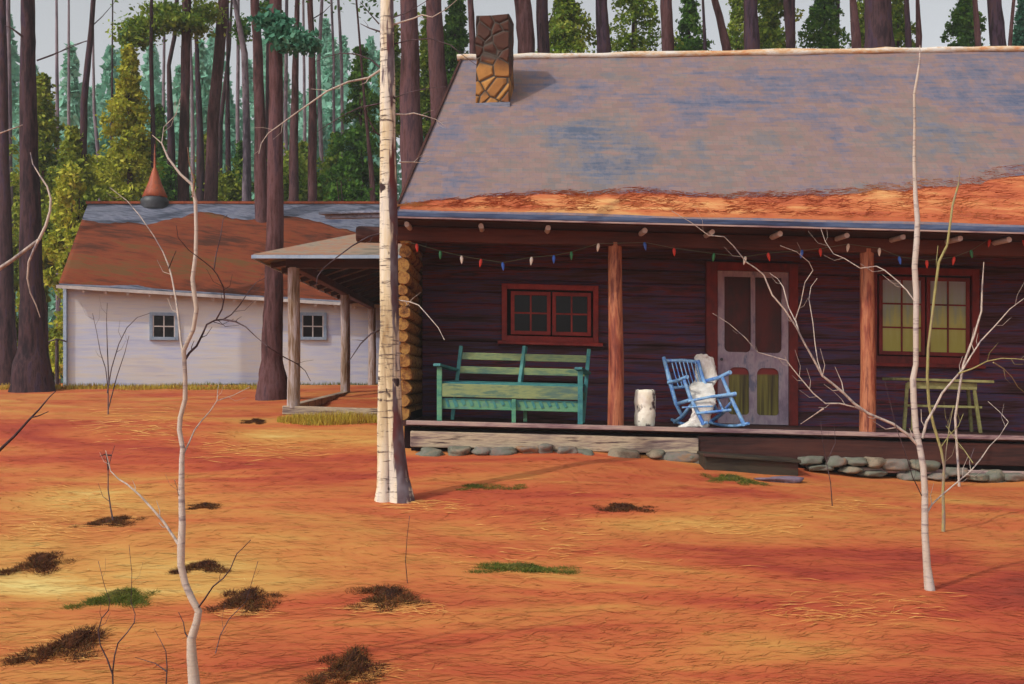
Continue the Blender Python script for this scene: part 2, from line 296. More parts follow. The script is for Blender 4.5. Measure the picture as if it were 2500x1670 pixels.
# chimney: irregular stones with mortar between
def chimney_mat():
    m, nt, b = new_mat('chimney_stone', .85, .2)
    v = mapn(nt, (1, 1, 1), False); vo = nt.nodes.new('ShaderNodeTexVoronoi'); vo.inputs['Scale'].default_value = 4.6; nt.links.new(v, vo.inputs['Vector'])
    ve = nt.nodes.new('ShaderNodeTexVoronoi'); ve.feature = 'DISTANCE_TO_EDGE'; ve.inputs['Scale'].default_value = 4.6; nt.links.new(v, ve.inputs['Vector'])
    sp = nt.nodes.new('ShaderNodeSeparateColor'); nt.links.new(vo.outputs['Color'], sp.inputs[0])
    c = ramp(nt, sp.outputs[0], [(0, L((120, 72, 44))), (.35, L((168, 116, 60))), (.65, L((190, 138, 74))), (1, L((134, 84, 60)))])
    top = ramp(nt, sp.outputs[1], [(0, L((40, 28, 28))), (.5, L((72, 36, 30))), (1, L((50, 46, 48)))])
    tc = nt.nodes.new('ShaderNodeTexCoord'); sx = nt.nodes.new('ShaderNodeSeparateXYZ'); nt.links.new(tc.outputs['Object'], sx.inputs[0])
    n = noi(nt, v, 5, 3); k = math_(nt, 'ADD', sx.outputs[2], math_(nt, 'MULTIPLY', n, .3)); k = ramp(nt, k, [(.62, (0, 0, 0)), (.8, (1, 1, 1))]) ; c = mixc(nt, k, c, top)   # soot on the upper half
    f = noi(nt, v, 22, 4); c = mixc(nt, math_(nt, 'MULTIPLY', f, .5), c, L((90, 60, 40)))
    e = ramp(nt, ve.outputs[0], [(.02, (1, 1, 1)), (.06, (0, 0, 0))]); c = mixc(nt, e, c, L((74, 66, 60)))
    nt.links.new(c, b.inputs['Base Color']); h = math_(nt, 'MINIMUM', ve.outputs[0], .12); bump(nt, b, h, 1, .25); return m
M['chimney'] = chimney_mat()
def painted_reflection_mat():  # pane colours hold a painted reflection of trees and grass
    m, nt, b = new_mat('painted_window_reflection', .35, .5)
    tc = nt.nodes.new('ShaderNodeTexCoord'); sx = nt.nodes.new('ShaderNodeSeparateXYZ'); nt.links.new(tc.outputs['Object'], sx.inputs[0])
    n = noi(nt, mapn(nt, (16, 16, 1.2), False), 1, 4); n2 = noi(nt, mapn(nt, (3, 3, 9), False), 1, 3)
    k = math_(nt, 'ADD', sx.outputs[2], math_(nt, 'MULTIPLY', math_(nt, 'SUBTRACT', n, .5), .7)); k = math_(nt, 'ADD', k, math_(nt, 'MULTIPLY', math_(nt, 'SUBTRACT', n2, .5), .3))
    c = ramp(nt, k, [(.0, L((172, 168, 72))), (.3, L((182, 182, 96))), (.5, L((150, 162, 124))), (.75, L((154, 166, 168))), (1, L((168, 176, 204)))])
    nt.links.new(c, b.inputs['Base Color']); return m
M['painted_reflection'] = painted_reflection_mat()

# ------------------------------------------------------------------ ground
def build_ground():
    xs = np.concatenate([-np.geomspace(400, 14, 22), np.linspace(-13.5, 13.5, 190), np.geomspace(14, 400, 22)])
    ys = np.concatenate([[-60, -20, -6], np.linspace(0, 2.8, 10), np.linspace(3, 30, 230), np.geomspace(31, 600, 26)])
    v = [(x, y, G(x, y)) for y in ys for x in xs]; nx = len(xs)
    f = [(j * nx + i, j * nx + i + 1, (j + 1) * nx + i + 1, (j + 1) * nx + i) for j in range(len(ys) - 1) for i in range(nx - 1)]
    o = mesh_obj('ground', v, f, M['ground']); o.data.polygons.foreach_set('use_smooth', [True] * len(f))
    o['kind'] = 'structure'; o['label'] = 'orange ground thick with fallen pine needles'
build_ground()
def strokes():                                 # loose needles and dry grass wisps lying on the litter
    N = 26000; Q = []
    for i in range(N):
        y = 5.2 + 19 * random.random() ** 1.5; x = (random.random() - .5) * 1.02 * y + random.uniform(-.3, .3)
        if y > 13.6 and x > -1.5: continue
        if abs(x) > 13: continue
        a = .55 * noise.noise((x * .5, y * .5, 0)) * 2 + random.gauss(0, .45); ln = random.uniform(.035, .16) * (1 + y / 18); wd = random.uniform(.0012, .0034) * (1 + y / 10)
        dx, dy = math.cos(a), math.sin(a); z = G(x, y); cv = random.uniform(-.25, .25) * ln; prev = None
        for k in (0, .5, 1):
            t = k - .5; px = x + dx * ln * t - dy * cv * (1 - 4 * t * t); py = y + dy * ln * t + dx * cv * (1 - 4 * t * t)
            zz = z + .0035; ww = wd * (1 if k == .5 else .25)
            e = ((px - dy * ww, py + dx * ww, zz), (px + dy * ww, py - dx * ww, zz))
            if prev: Q.append((prev[0], prev[1], e[1], e[0]))
            prev = e
    Q = np.array(Q)
    # the two quads of a wisp share an end: merge so that each wisp is one island
    o = quads_obj('pine_needles', Q, M['strokes'])
    bm = bmesh.new(); bm.from_mesh(o.data); bmesh.ops.remove_doubles(bm, verts=bm.verts, dist=.00003); bm.to_mesh(o.data); bm.free()
    tag(o, 'loose orange needles and dry wisps scattered over the ground', None, kind='stuff')
strokes()
Q = []                                         # pale dry grass wisps, longer, in loose drifts
for (u, v, hu, hv, n) in [(130, 1290, 130, 40, 170), (230, 1240, 160, 60, 200), (960, 1490, 130, 18, 160), (900, 1650, 120, 25, 90), (330, 1040, 130, 40, 150), (600, 1500, 60, 10, 50), (2120, 1490, 190, 50, 90), (1980, 1500, 110, 30, 60), (640, 1100, 200, 30, 150), (2050, 1240, 90, 16, 80), (1800, 1290, 150, 22, 90), (120, 1600, 150, 40, 120), (1040, 1240, 90, 16, 70), (1350, 1330, 300, 120, 120)]:
    for i in range(int(n * .7)):
        uu, vv = u + random.gauss(0, hu * .5), min(1668, v + random.gauss(0, hv * .5)); p = hit(uu, max(1000, vv)); a = random.gauss(.1, .4); ln = random.uniform(.08, .3) * p.y / 9; cv = random.uniform(-.2, .2) * ln; prev = None; wd = random.uniform(.002, .004) * p.y / 8
        for k in range(5):
            t = k / 4 - .5; x = p.x + math.cos(a) * ln * t - math.sin(a) * cv * (1 - 4 * t * t); y = p.y + math.sin(a) * ln * t + math.cos(a) * cv * (1 - 4 * t * t); z = G(x, y) + .006 + .006 * (1 - 4 * t * t); ww = wd * (1.1 - 2 * abs(t))
            e = ((x + math.sin(a) * ww, y - math.cos(a) * ww, z), (x - math.sin(a) * ww, y + math.cos(a) * ww, z + ww))
            if prev: Q.append((prev[0], prev[1], e[1], e[0]))
            prev = e
o = quads_obj('dry_grass', Q, M['wisp']); tag(o, 'long pale dry grass wisps lying in drifts on the needles', None, kind='stuff')
def blades(cx, cy, rx, ry, n, h, wd, lean=.5, mound=0, zf=G, flat=.0):
    Q = []
    for i in range(n):
        a = random.uniform(0, 6.283); r = math.sqrt(random.random()); x = cx + math.cos(a) * r * rx; y = cy + math.sin(a) * r * ry
        e = max(0, 1 - r * r); z = zf(x, y) - .01 + mound * e; hh = h * random.uniform(.4, 1.1) * (.5 + .5 * e); ww = wd * random.uniform(.5, 1.3)
        b = random.uniform(0, 6.283); lx, ly = math.cos(b) * hh * lean * random.random(), math.sin(b) * hh * lean * random.random()
        c = random.uniform(0, 3.14); ux, uy = math.cos(c) * ww, math.sin(c) * ww
        Q.append(((x - ux, y - uy, z), (x + ux, y + uy, z), (x + lx + ux * .15, y + ly + uy * .15, z + hh), (x + lx - ux * .15, y + ly - uy * .15, z + hh)))
    return Q
def mound_mesh(o, cx, cy, rx, ry, h, m):
    v = []; f = []; n = 40; rings = 7
    for k in range(rings + 1):
        r = k / rings
        for j in range(n):
            a = 2 * math.pi * j / n; wob = 1 + .55 * noise.noise((math.cos(a) * 1.3 + cx, math.sin(a) * 1.3 + cy, 1)) + .35 * noise.noise((math.cos(a) * 4 + cx, math.sin(a) * 4 + cy, 7))
            x = cx + math.cos(a) * rx * r * wob; y = cy + math.sin(a) * ry * r * wob
            v.append((x, y, G(x, y) + h * (1 - r * r) * (1 + .3 * noise.noise((x * 8, y * 8, 2))) - .012 * r))
    for k in range(rings):
        for j in range(n): f.append((k * n + j, k * n + (j + 1) % n, (k + 1) * n + (j + 1) % n, (k + 1) * n + j))
    q = mesh_obj('mound', v, f, m, o); q.data.polygons.foreach_set('use_smooth', [True] * len(f)); return q
def tuft(cx, cy, rx, ry, n, h, wd, mound):
    Q = []; lobes = [(0, 0, .55, .8), (.5, -.35, .4, .5), (.95, -.7, .38, .32), (-.5, -.4, .36, .4), (-.95, -.85, .3, .25)] + [(random.uniform(-1.2, 1.3), random.uniform(-1, .5), random.uniform(.15, .4), random.uniform(.2, .4)) for _ in range(7)]
    for (ax, ay, sx, sy) in lobes: Q += blades(cx + ax * rx, cy + ay * ry, rx * sx * 1.2, ry * sy, int(n * sx * .5), h, wd, 2.6, mound * (1 - abs(ax)))
    return Q
M['moundm'] = paint('dark_leaf_mould', [(40, 22, 18), (64, 36, 24), (96, 58, 34)], (4, 4, 4), (40, 40, 40), .95, .1, .5, 1, .02)
M['greenmould'] = paint('mossy_mould', [(60, 56, 28), (92, 88, 40), (140, 104, 48)], (4, 4, 4), (40, 40, 40), .95, .1, .5, 1, .02)
for (u, v, hu, hv, kind, lab) in [
    (105, 1372, 46, 20, 'b', 'dark brown tuft of dead grass at the left edge under the yellow patch'),
    (285, 1462, 66, 17, 'g', 'long dark mossy tuft just left of the curved birch sapling stem'),
    (180, 1572, 62, 30, 'b', 'largest dark dead grass clump in the bottom left corner'),
    (268, 1275, 50, 8, 'b', 'flat dark patch of dead grass around the foot of the bent dark twig'),
    (500, 1384, 45, 9, 'b', 'thin dark grass patch right beside the left birch sapling'),
    (605, 1462, 52, 20, 'b', 'brown tuft right of the left sapling with a thin stem above it'),
    (955, 1456, 66, 18, 'b', 'dark mound of dead grass fringed with yellow straw in front of the big birch'),
    (860, 1622, 52, 32, 'b', 'dark brown hollowed tuft at the bottom edge of the picture'),
    (1270, 1388, 90, 9, 'g', 'low wide green and brown grass strip in the open middle of the yard'),
    (1190, 1188, 52, 7, 'G', 'small fresh green grass tuft on the orange ground below the bench'),
    (1520, 1240, 46, 6, 'b', 'faint dark grass streak on the ground below the rocking chair'),
    (500, 1237, 24, 6, 'b', 'tiny dark grass patch just right of the left sapling stem'),
    (622, 1028, 20, 5, 'b', 'small dark spot of dead grass left of the yellow grass'),
    (1790, 1168, 52, 7, 'g', 'dry grass fringe growing under the front of the wooden step')]:
    p = hit(u, v); q = hit(u, min(1668, v + hv)); rx = 1.15 * hu / FPX * p.y; ry = max(.09, abs(p.y - q.y) * 1.15)
    t = thing('grass_tuft', (p.x, p.y, G(p.x, p.y)), lab, 'grass tuft', 'grass tufts on the needle covered ground')
    if kind != 'G': mound_mesh(t, p.x, p.y, rx * .5, ry * .85, .03 + hv * .001, M['moundm'] if kind == 'b' else M['greenmould'])
    mt = {'b': 'grbrown', 'g': 'grgreen', 'G': 'grgreen'}[kind]
    quads_obj('blades', tuft(p.x, p.y, rx, ry * 1.5, int(1100 + 3200 * rx), .03 + hv * .0005, .0038, .02 + hv * .0007 if kind != 'G' else 0), M[mt], t)
    if kind == 'b' and hv > 15:
        quads_obj('straw', blades(p.x + rx * .35, p.y - ry * 1.05, rx * 1.1, ry * .45, 170, .035, .003, 6, .01), M['wisp'], t)
p = hit(810, 1030); o = quads_obj('grass', blades(p.x + .05, p.y, .85, .35, 5200, .17, .006, .5), M['gryel']); tag(o, 'tall yellow dry grass in front of the side porch sill', None, kind='stuff')
p = hit(330, 950); Q = []
for k in range(30):
    u = 10 + k * 22; q = hit(u, 948); Q += blades(q.x, q.y - .2, .35, .3, 110, .14, .01, .6)
o = quads_obj('grass', Q, M['gryel']); tag(o, 'pale dry grass along the foot of the white barn and pines', None, kind='stuff')
Q = []
for k in range(26):
    x = -9.3 + k * .25; Q += blades(x, 24.0 + (x + 9.78) * .3 - .1, .2, .1, 60, .1, .008, .5)
o = quads_obj('grass', Q, M['grgreen']); tag(o, 'dark green grass line growing along the barn wall base', None, kind='stuff')

# ------------------------------------------------------------------ the cabin
FY, WY, FZ = 14.0, 15.9, 1.10                  # porch front, front wall, porch floor (before the sag to the right)
def CP(u, v, d): q = P(u, v, d); q.z += SH * (q.x + 1.3); return q
XL, XR = -1.38, 9.4
cabin = thing('log_cabin', (3.5, 15.0, .6), 'dark log cabin with long grey roof, open front porch and stone chimney', 'cabin')
def part(mb, name, m, parent=cabin, bevel=0): return mb.build(name, M[m], parent, bevel, True)
# front wall of round logs
mb = MB(); z = FZ - .02; k = 0
while z < 3.62:
    h = random.uniform(.16, .2); yy = WY + .002 + random.uniform(-.008, .006); g_ = random.uniform(.008, .035); prof = [(g_, 0), (.004, .014), (0, .05), (0, h - .05), (.004, h - .014), (g_, h)]; n = len(prof)
    vs = [(XL + .1 + (XR - XL - .1) * i / 24, yy + a_ + .007 * noise.noise((i * .9, k, 0)), z + b_ + .006 * noise.noise((i * .7, k, 5))) for i in range(25) for a_, b_ in prof]
    mb.add(vs, [(i * n + j, (i + 1) * n + j, (i + 1) * n + j + 1, i * n + j + 1) for i in range(24) for j in range(n - 1)]); z += h; k += 1
part(mb, 'wall', 'logwall')
mb = MB(); mb.box(XL + .12, XR, WY + .04, WY + .3, .7, 3.9); mb.box(XL + .12, XR, 20.2, 20.4, .9, 3.9); mb.box(XR - .18, XR - .02, 14.3, 20.3, .7, 3.9); part(mb, 'inner_wall', 'logwall')  # last box: unseen right end wall, added to keep side light out
# left wall: logs run away from us, butt ends face us
mb = MB(); z = FZ; zs = []
while z < 3.42:
    r = random.uniform(.066, .098); y0 = 14.18 + random.uniform(-.12, .08); xx = XL + .03 * random.uniform(-1, 1)
    mb.tube([(xx, y0, z + r), (xx, y0 + .02, z + r), (xx, 17, z + r), (xx, 20.4, z + r)], [r * .93, r * 1.02, r, r], 12, rough=.22); z += 2 * r - .008
part(mb, 'log_side_wall', 'logend')
mb = MB(); mb.add([(XL, 14.3, 3.4), (XL, 20.4, 3.4), (-.62, 17.0, 6.2), (XL + .12, 14.3, 3.4), (XL + .12, 20.4, 3.4), (-.5, 17.0, 6.2)], [(0, 1, 2), (3, 5, 4), (0, 3, 4, 1), (1, 4, 5, 2), (2, 5, 3, 0)]); part(mb, 'gable_wall', 'darkwood')
# porch floor and sills
mb = MB(); mb.box(XL - .05, XR, FY + .06, WY, FZ - .07, FZ - .003); part(mb, 'porch_floor', 'darkwood')
mb = MB(); mb.beam(CP(995, 1029, 13.98), CP(2560, 1032, 13.98) + Vector((0, 0, 0)), .08, .05) ; 
mb = MB(); mb.box(XL + .05, XR, FY - .02, FY + .06, FZ - .05, FZ + .004); part(mb, 'floor_edge_board', 'edge', bevel=.006)
mb = MB(); mb.box(XL + .1, 2.35, FY + .0, FY + .2, FZ - .33, FZ - .13); part(mb, 'sill_beam', 'sill', bevel=.012)
mb = MB(); mb.box(2.35, XR, FY + .03, FY + .2, FZ - .38, FZ - .1); part(mb, 'sill_beam', 'darkwood', bevel=.012)
mb = MB(); mb.box(4.3, XR, FY - .06, FY + .03, FZ - .5, FZ - .44); part(mb, 'lower_board', 'edge', bevel=.008)
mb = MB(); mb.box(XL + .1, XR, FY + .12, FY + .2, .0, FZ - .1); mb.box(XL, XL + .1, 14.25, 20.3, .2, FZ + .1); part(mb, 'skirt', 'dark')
# foundation stones, one mesh each
def stone_mesh(c, sx, sy, sz, parent, name='foundation_stone', m='stone', shear=False):
    bm = bmesh.new(); bmesh.ops.create_icosphere(bm, subdivisions=3, radius=1); off = random.uniform(0, 90)
    for v in bm.verts:
        n = v.co.copy(); k = 1 + .5 * noise.noise(n * 1.1 + Vector((off, 0, 0))) + .06 * noise.noise(n * 4 + Vector((off, 0, 0)))
        n = Vector([math.copysign(abs(t) ** .72, t) for t in n]); v.co = Vector((n.x * sx * k, n.y * sy * k, n.z * sz * k)) + Vector(c)
    vs = [v.co[:] for v in bm.verts]; fs = [[q.index for q in f.verts] for f in bm.faces]; bm.free()
    o = mesh_obj(name, vs, fs, M[m], parent); o.data.polygons.foreach_set('use_smooth', [True] * len(fs)); return o
for (u, v, hu, hv) in [(1052, 1103, 30, 13), (1120, 1098, 26, 13), (1175, 1096, 24, 11), (1232, 1101, 30, 14), (1290, 1095, 22, 11), (1330, 1092, 18, 13), (1385, 1098, 26, 12), (1430, 1104, 20, 12), (1520, 1106, 32, 16), (1602, 1104, 18, 10), (1655, 1112, 40, 14), (1700, 1118, 22, 14),
        (1980, 1120, 26, 12), (1998, 1138, 26, 9), (2038, 1122, 18, 13), (2085, 1122, 28, 10), (2072, 1142, 24, 9), (2132, 1124, 22, 14), (2182, 1132, 32, 17), (2130, 1152, 28, 9), (2255, 1134, 32, 14), (2225, 1156, 30, 12), (2285, 1158, 20, 10), (2335, 1148, 24, 12), (2382, 1160, 20, 10), (2425, 1158, 28, 16), (2470, 1160, 20, 12), (2455, 1182, 46, 12), (2520, 1180, 30, 16)]:
    s = 13.95 / FPX; c = P(u, v + 4, 13.95); stone_mesh(c, hu * s * 1.12, .13, hv * s * .95, cabin)
# posts
for u, vt in ((1503, 586), (2118, 598)):
    c = CP(u, 800, FY + .12); mb = MB()
    mb.tube([(c.x, c.y, FZ - .01), (c.x + .01, c.y, FZ + .8), (c.x - .005, c.y, FZ + 1.6), (c.x - .01, c.y, 3.42)], [.103, .098, .09, .086], 14, rough=.06); part(mb, 'porch_post', 'post')
# beam, soffit, ceiling, rafter tails
mb = MB(); mb.box(XL - .12, XR, FY + .04, FY + .24, 3.37, 3.555); part(mb, 'porch_beam', 'beam', bevel=.012)
mb = MB(); mb.box(XL - .2, XR, 13.56, WY, 3.565, 3.6); part(mb, 'porch_ceiling', 'darkwood')
for u, v in [(995, 545), (1175, 549), (1338, 547), (1572, 549), (1735, 550), (1900, 556), (2062, 564), (2198, 571), (2337, 574), (2455, 578)]:
    c = P(u, v, 13.72); c.z += SH * (c.x + 1.3); mb = MB(); mb.tube([(c.x, 13.62, 3.52), (c.x, 14.04, 3.53)], .034, 8, rough=.25); part(mb, 'rafter_tail', 'whitetrim')
c = CP(900, 546, 14.1); mb = MB(); mb.tube([(-2.0, 14.32, 3.47), (-1.97, 14.32, 3.47), (XL, 14.32, 3.47)], [.09, .105, .1], 14, rough=.06); part(mb, 'plate_log', 'darkwood')
# roof
EZ, EY, RY = 3.655, 13.5, 17.0
def ridge_z(x): return 6.51 + .016 * (x + .75)
def slope(x, t):                               # t 0 at the eave, 1 at the ridge
    ze = EZ - SH * (x + 1.3); return Vector((x, EY + (RY - EY) * t, ze + (ridge_z(x) - ze) * t))
def rake(t): return -1.40 + t * .64             # left verge, drawn in towards the ridge
def roof_mesh():
    v = []; f = []; nx, ny = 40, 16
    for j in range(ny + 1):
        for i in range(nx + 1):
            t = j / ny; x = rake(t) + (10.2 - rake(t)) * (i / nx) ** 1.3; p = slope(x, t); p.z += .018 * noise.noise((x * .7, t * 3, 0)) ; v.append(p[:])
    n = len(v)
    for k in range(n): q = v[k]; v.append((q[0], q[1] + .03, q[2] - .07))
    W = nx + 1
    for j in range(ny):
        for i in range(nx):
            a = j * W + i; f.append((a, a + 1, a + W + 1, a + W)); f.append((n + a, n + a + W, n + a + W + 1, n + a + 1))
    for i in range(nx): f.append((i, n + i, n + i + 1, i + 1)); a = ny * W + i; f.append((a, a + 1, n + a + 1, n + a))
    for j in range(ny): a = j * W; f.append((a, a + W, n + a + W, n + a)); a += nx; f.append((a, n + a, n + a + W, a + W))
    return mesh_obj('roof', v, f, M['shingle'], cabin)
roof = roof_mesh()
mb = MB(); a, b = slope(-.76, 1), slope(10.2, 1); mb.add([a, b, (10.2, 20.9, 3.5), (-1.4, 20.9, 3.7), a - Vector((0, 0, .07)), b - Vector((0, 0, .07)), (10.2, 20.9, 3.43), (-1.4, 20.9, 3.63)], [(0, 1, 2, 3), (4, 7, 6, 5), (0, 3, 7, 4), (1, 5, 6, 2), (2, 6, 7, 3), (0, 4, 5, 1)]); mb.build('rear_roof', M['shingle'], cabin)
pts = [slope(x, 1) + Vector((0, 0, .03 + .015 * noise.noise((x * 2, 0, 0)))) for x in np.linspace(-.84, 10.2, 60)]
mb = MB(); mb.tube(pts, [.048 + .022 * noise.noise((p.x * 1.3, 4, 0)) for p in pts], 8, rough=.3); mb.build('ridge_cap', M['ridge'], roof)
mb = MB(); mb.beam(Vector((-1.44, 13.475, EZ - .035)), Vector((10.2, 13.475, EZ - .035)), .045, .06); part(mb, 'fascia', 'navy', bevel=.006)
mb = MB(); mb.beam(Vector((-1.44, 13.455, EZ - .078)), Vector((10.2, 13.455, EZ - .078)), .03, .018); part(mb, 'drip_edge', 'edge')
mb = MB(); mb.beam(P(785, 522, 14.3), P(978, 516, 13.6), .12, .03); mb.beam(P(800, 530, 14.35), P(978, 526, 13.65), .10, .05); mb.build('eave_board', M['slate'], cabin, .004)
a, b = slope(rake(0) - .02, 0), slope(rake(1) - .02, 1); mb = MB(); mb.beam(a + Vector((0, 0, -.05)), b + Vector((0, 0, -.05)), .03, .13, up=(0, -.64, .77)); mb.build('rake_board', M['darkwood'], cabin)
# chimney
cb = slope((1208 - 1250) / FPX * 15.8, (15.8 - EY) / (RY - EY)); th = R(-9)
def chim(name, z0, z1, hx, hy, m, parent, jag=.0, seg=12):
    v = []; f = []; per = [(-1, -1), (0, -1.03), (1, -1), (1.03, 0), (1, 1), (0, 1.03), (-1, 1), (-1.03, 0)]; n = 8
    for k in range(seg + 1):
        z = z0 + (z1 - z0) * k / seg
        for (a, b_) in per:
            j = 1 + jag * noise.noise((a * 3, b_ * 3, z * 4)); x = a * hx * j; y = b_ * hy * j
            zz = z + (jag * .8 * noise.noise((a * 9, b_ * 9, 5)) if k == seg else 0)
            v.append((cb.x + x * math.cos(th) - y * math.sin(th), cb.y + .22 + x * math.sin(th) + y * math.cos(th), zz))
    for k in range(seg):
        for i in range(n): f.append((k * n + i, k * n + (i + 1) % n, (k + 1) * n + (i + 1) % n, (k + 1) * n + i))
    f.append(tuple(range(seg * n, seg * n + n))); f.append(tuple(range(n - 1, -1, -1)))
    return mesh_obj(name, v, f, M[m], parent)
ch = bpy.data.objects.new('chimney', bpy.data.meshes.new('chimney')); bpy.data.objects.remove(ch)
chz = cb.z
chimney = chim('chimney', chz - .25, chz + 1.27, .235, .23, 'chimney', cabin, .09)
# object coordinates of the stone start at the chimney foot
for v in chimney.data.vertices: v.co = v.co - (Vector((cb.x, cb.y, chz)) - wloc(cabin))
chimney.location = Vector((cb.x, cb.y, chz)) - wloc(cabin)
chimney['label'] = 'fieldstone chimney, tan below and sooty dark on top'
chim('flashing', chz - .14, chz + .02, .255, .25, 'slate', chimney, 0, 1)
# windows and door on the front wall
def rect_frame(mb, x0, x1, z0, z1, w, y0, y1, wb=None):
    wb = w if wb is None else wb
    mb.box(x0, x0 + w, y0, y1, z0, z1); mb.box(x1 - w, x1, y0, y1, z0, z1); mb.box(x0 + w, x1 - w, y0 + .002, y1, z1 - w, z1); mb.box(x0 + w, x1 - w, y0 + .002, y1, z0, z0 + wb)
def window(x0, x1, z0, z1, wf, nx, nz, red, pane, sash_gap, label):
    W = MB(); rect_frame(W, x0, x1, z0, z1, wf, WY - .09, WY + .12); win = part(W, 'window', red, bevel=.005); win['label'] = label
    part(MB().box(x0 - .06, x1 + .06, WY - .16, WY + .1, z0 - .05, z0 - .001), 'sill', red, win, .006)
    part(MB().box(x0 + wf * .5, x1 - wf * .5, WY - .02, WY - .012, z0 + wf * .5, z1 - wf * .5), 'backing', 'dark', win)
    mid = (x0 + x1) / 2 + .02
    for a, b in ((x0 + sash_gap, mid - .012), (mid + .012, x1 - wf - .03)):
        s = MB(); sw = .052; zz0, zz1 = z0 + wf + .02, z1 - wf - .03; rect_frame(s, a, b, zz0, zz1, sw, WY - .075, WY - .035)
        for i in range(1, nx): xx = a + sw + (b - a - 2 * sw) * i / nx; s.box(xx - .012, xx + .012, WY - .066, WY - .04, zz0 + sw, zz1 - sw)
        for i in range(1, nz): q = zz0 + sw + (zz1 - zz0 - 2 * sw) * i / nz; s.box(a + sw, b - sw, WY - .063, WY - .043, q - .012, q + .012)
        so = part(s, 'sash', red, win, .003)
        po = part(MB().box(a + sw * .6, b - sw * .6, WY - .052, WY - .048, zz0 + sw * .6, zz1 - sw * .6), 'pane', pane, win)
        if pane == 'painted_reflection':
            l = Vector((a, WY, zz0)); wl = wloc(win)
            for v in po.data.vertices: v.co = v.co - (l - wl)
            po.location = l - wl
    return win
a, b = CP(1225, 693, WY), CP(1460, 838, WY); window(a.x, b.x, b.z, a.z, .075, 2, 2, 'red', 'glass', .13, 'small red framed window with eight dark panes')
a, b = CP(2120, 652, WY), CP(2385, 892, WY); window(a.x, b.x, b.z, a.z, .1, 2, 3, 'dred', 'painted_reflection', .13, 'wide dark red window with yellow green panes')
a, b = CP(1722, 640, WY), CP(1945, 1040, WY); b.z = FZ
D = MB(); D.box(a.x, a.x + .16, WY - .09, WY + .12, b.z, a.z); D.box(b.x - .13, b.x, WY - .09, WY + .12, b.z, a.z); D.box(a.x + .16, b.x - .13, WY - .088, WY + .12, a.z - .12, a.z); door = part(D, 'door', 'dred', bevel=.006); door['label'] = 'mauve screen door in a dark red frame'
part(MB().box(a.x + .16, b.x - .13, WY - .01, WY - .002, b.z, a.z - .12), 'backing', 'dark', door)
def screen_door(x0, x1, z0, z1):
    # a flat board with four rounded openings, thick in depth
    H = (z1 - z0); st = .095; mid = (x0 + x1) / 2; zmid0, zmid1 = z0 + H * .37, z0 + H * .47
    holes = [(x0 + st, mid - .03, zmid1, z1 - .08, (.07, .0)), (mid + .03, x1 - st, zmid1, z1 - .08, (.07, .0)), (x0 + st + .06, mid - .055, z0 + .13, zmid0, (.05, .09)), (mid + .055, x1 - st - .04, z0 + .13, zmid0, (.05, .09))]
    bm = bmesh.new(); outer = [bm.verts.new((x, 0, z)) for x, z in ((x0, z0), (x1, z0), (x1, z1), (x0, z1))]; E = [bm.edges.new((outer[i], outer[(i + 1) % 4])) for i in range(4)]
    for (a0, a1, c0, c1, (rb, rt)) in holes:
        pts = []
        for (cx, cz, r, s0) in ((a0, c0, rb, 180), (a1, c0, rb, 270), (a1, c1, rt, 0), (a0, c1, rt, 90)):
            if r == 0: pts.append((cx, cz)); continue
            ox = cx + (r if cx == a0 else -r); oz = cz + (r if cz == c0 else -r)
            for k in range(6): an = R(s0 + 90 * k / 5); pts.append((ox + r * math.cos(an), oz + r * math.sin(an)))
        vs = [bm.verts.new((x, 0, z)) for x, z in pts]; E += [bm.edges.new((vs[i], vs[(i + 1) % len(vs)])) for i in range(len(vs))]
    bmesh.ops.triangle_fill(bm, use_beauty=True, edges=E)
    # drop faces filling the holes
    bad = []
    for f in bm.faces:
        c = f.calc_center_median()
        for (a0, a1, c0, c1, _) in holes:
            if a0 < c.x < a1 and c0 < c.z < c1:
                r = min(abs(c.x - a0), abs(c.x - a1), abs(c.z - c0), abs(c.z - c1))
                if all(any(abs(v.co.x - q[0]) < 5 for q in ()) or (a0 - 1e-4 <= v.co.x <= a1 + 1e-4 and c0 - 1e-4 <= v.co.z <= c1 + 1e-4) for v in f.verts): 
                    # keep the little corner pieces outside the arc
                    ok = True
                    bad.append(f)
    bmesh.ops.delete(bm, geom=bad, context='FACES')
    g = bmesh.ops.extrude_face_region(bm, geom=bm.faces[:]); 
    for v in [e for e in g['geom'] if isinstance(e, bmesh.types.BMVert)]: v.co.y += .035
    bmesh.ops.recalc_face_normals(bm, faces=bm.faces[:]); bm.verts.index_update()
    vs = [(v.co.x, v.co.y + WY - .07, v.co.z) for v in bm.verts]; fs = [[q.index for q in f.verts] for f in bm.faces]; bm.free()
    m_ = MB(); m_.add(vs, fs); so = part(m_, 'screen_frame', 'screenpaint', door)
    part(MB().box(holes[0][0] - .01, holes[1][1] + .01, WY - .026, WY - .02, zmid1 + .0, z1 - .06), 'upper_screen', 'doorup', door)
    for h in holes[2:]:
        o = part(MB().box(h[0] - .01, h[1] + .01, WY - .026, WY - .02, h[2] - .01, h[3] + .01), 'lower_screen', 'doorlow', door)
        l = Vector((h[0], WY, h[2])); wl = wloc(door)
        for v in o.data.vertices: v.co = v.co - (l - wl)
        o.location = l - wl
    kb = MB(); kb.tube([(x0 + .045, WY - .075, z0 + H * .42), (x0 + .045, WY - .12, z0 + H * .42)], [.015, .022], 10); part(kb, 'handle', 'iron', door)
    part(MB().beam((mid - .03, WY - .085, z1 - .1), (mid - .012, WY - .085, zmid1 + .02), .022, .02), 'screen_strip', 'screenpaint', door)
M['doorup'] = paint('dim_door_panel', [(44, 14, 14), (70, 16, 16), (96, 22, 20)], (1.2, 1, 1.6), (8, 8, 3), .5, .4, .3, 0)
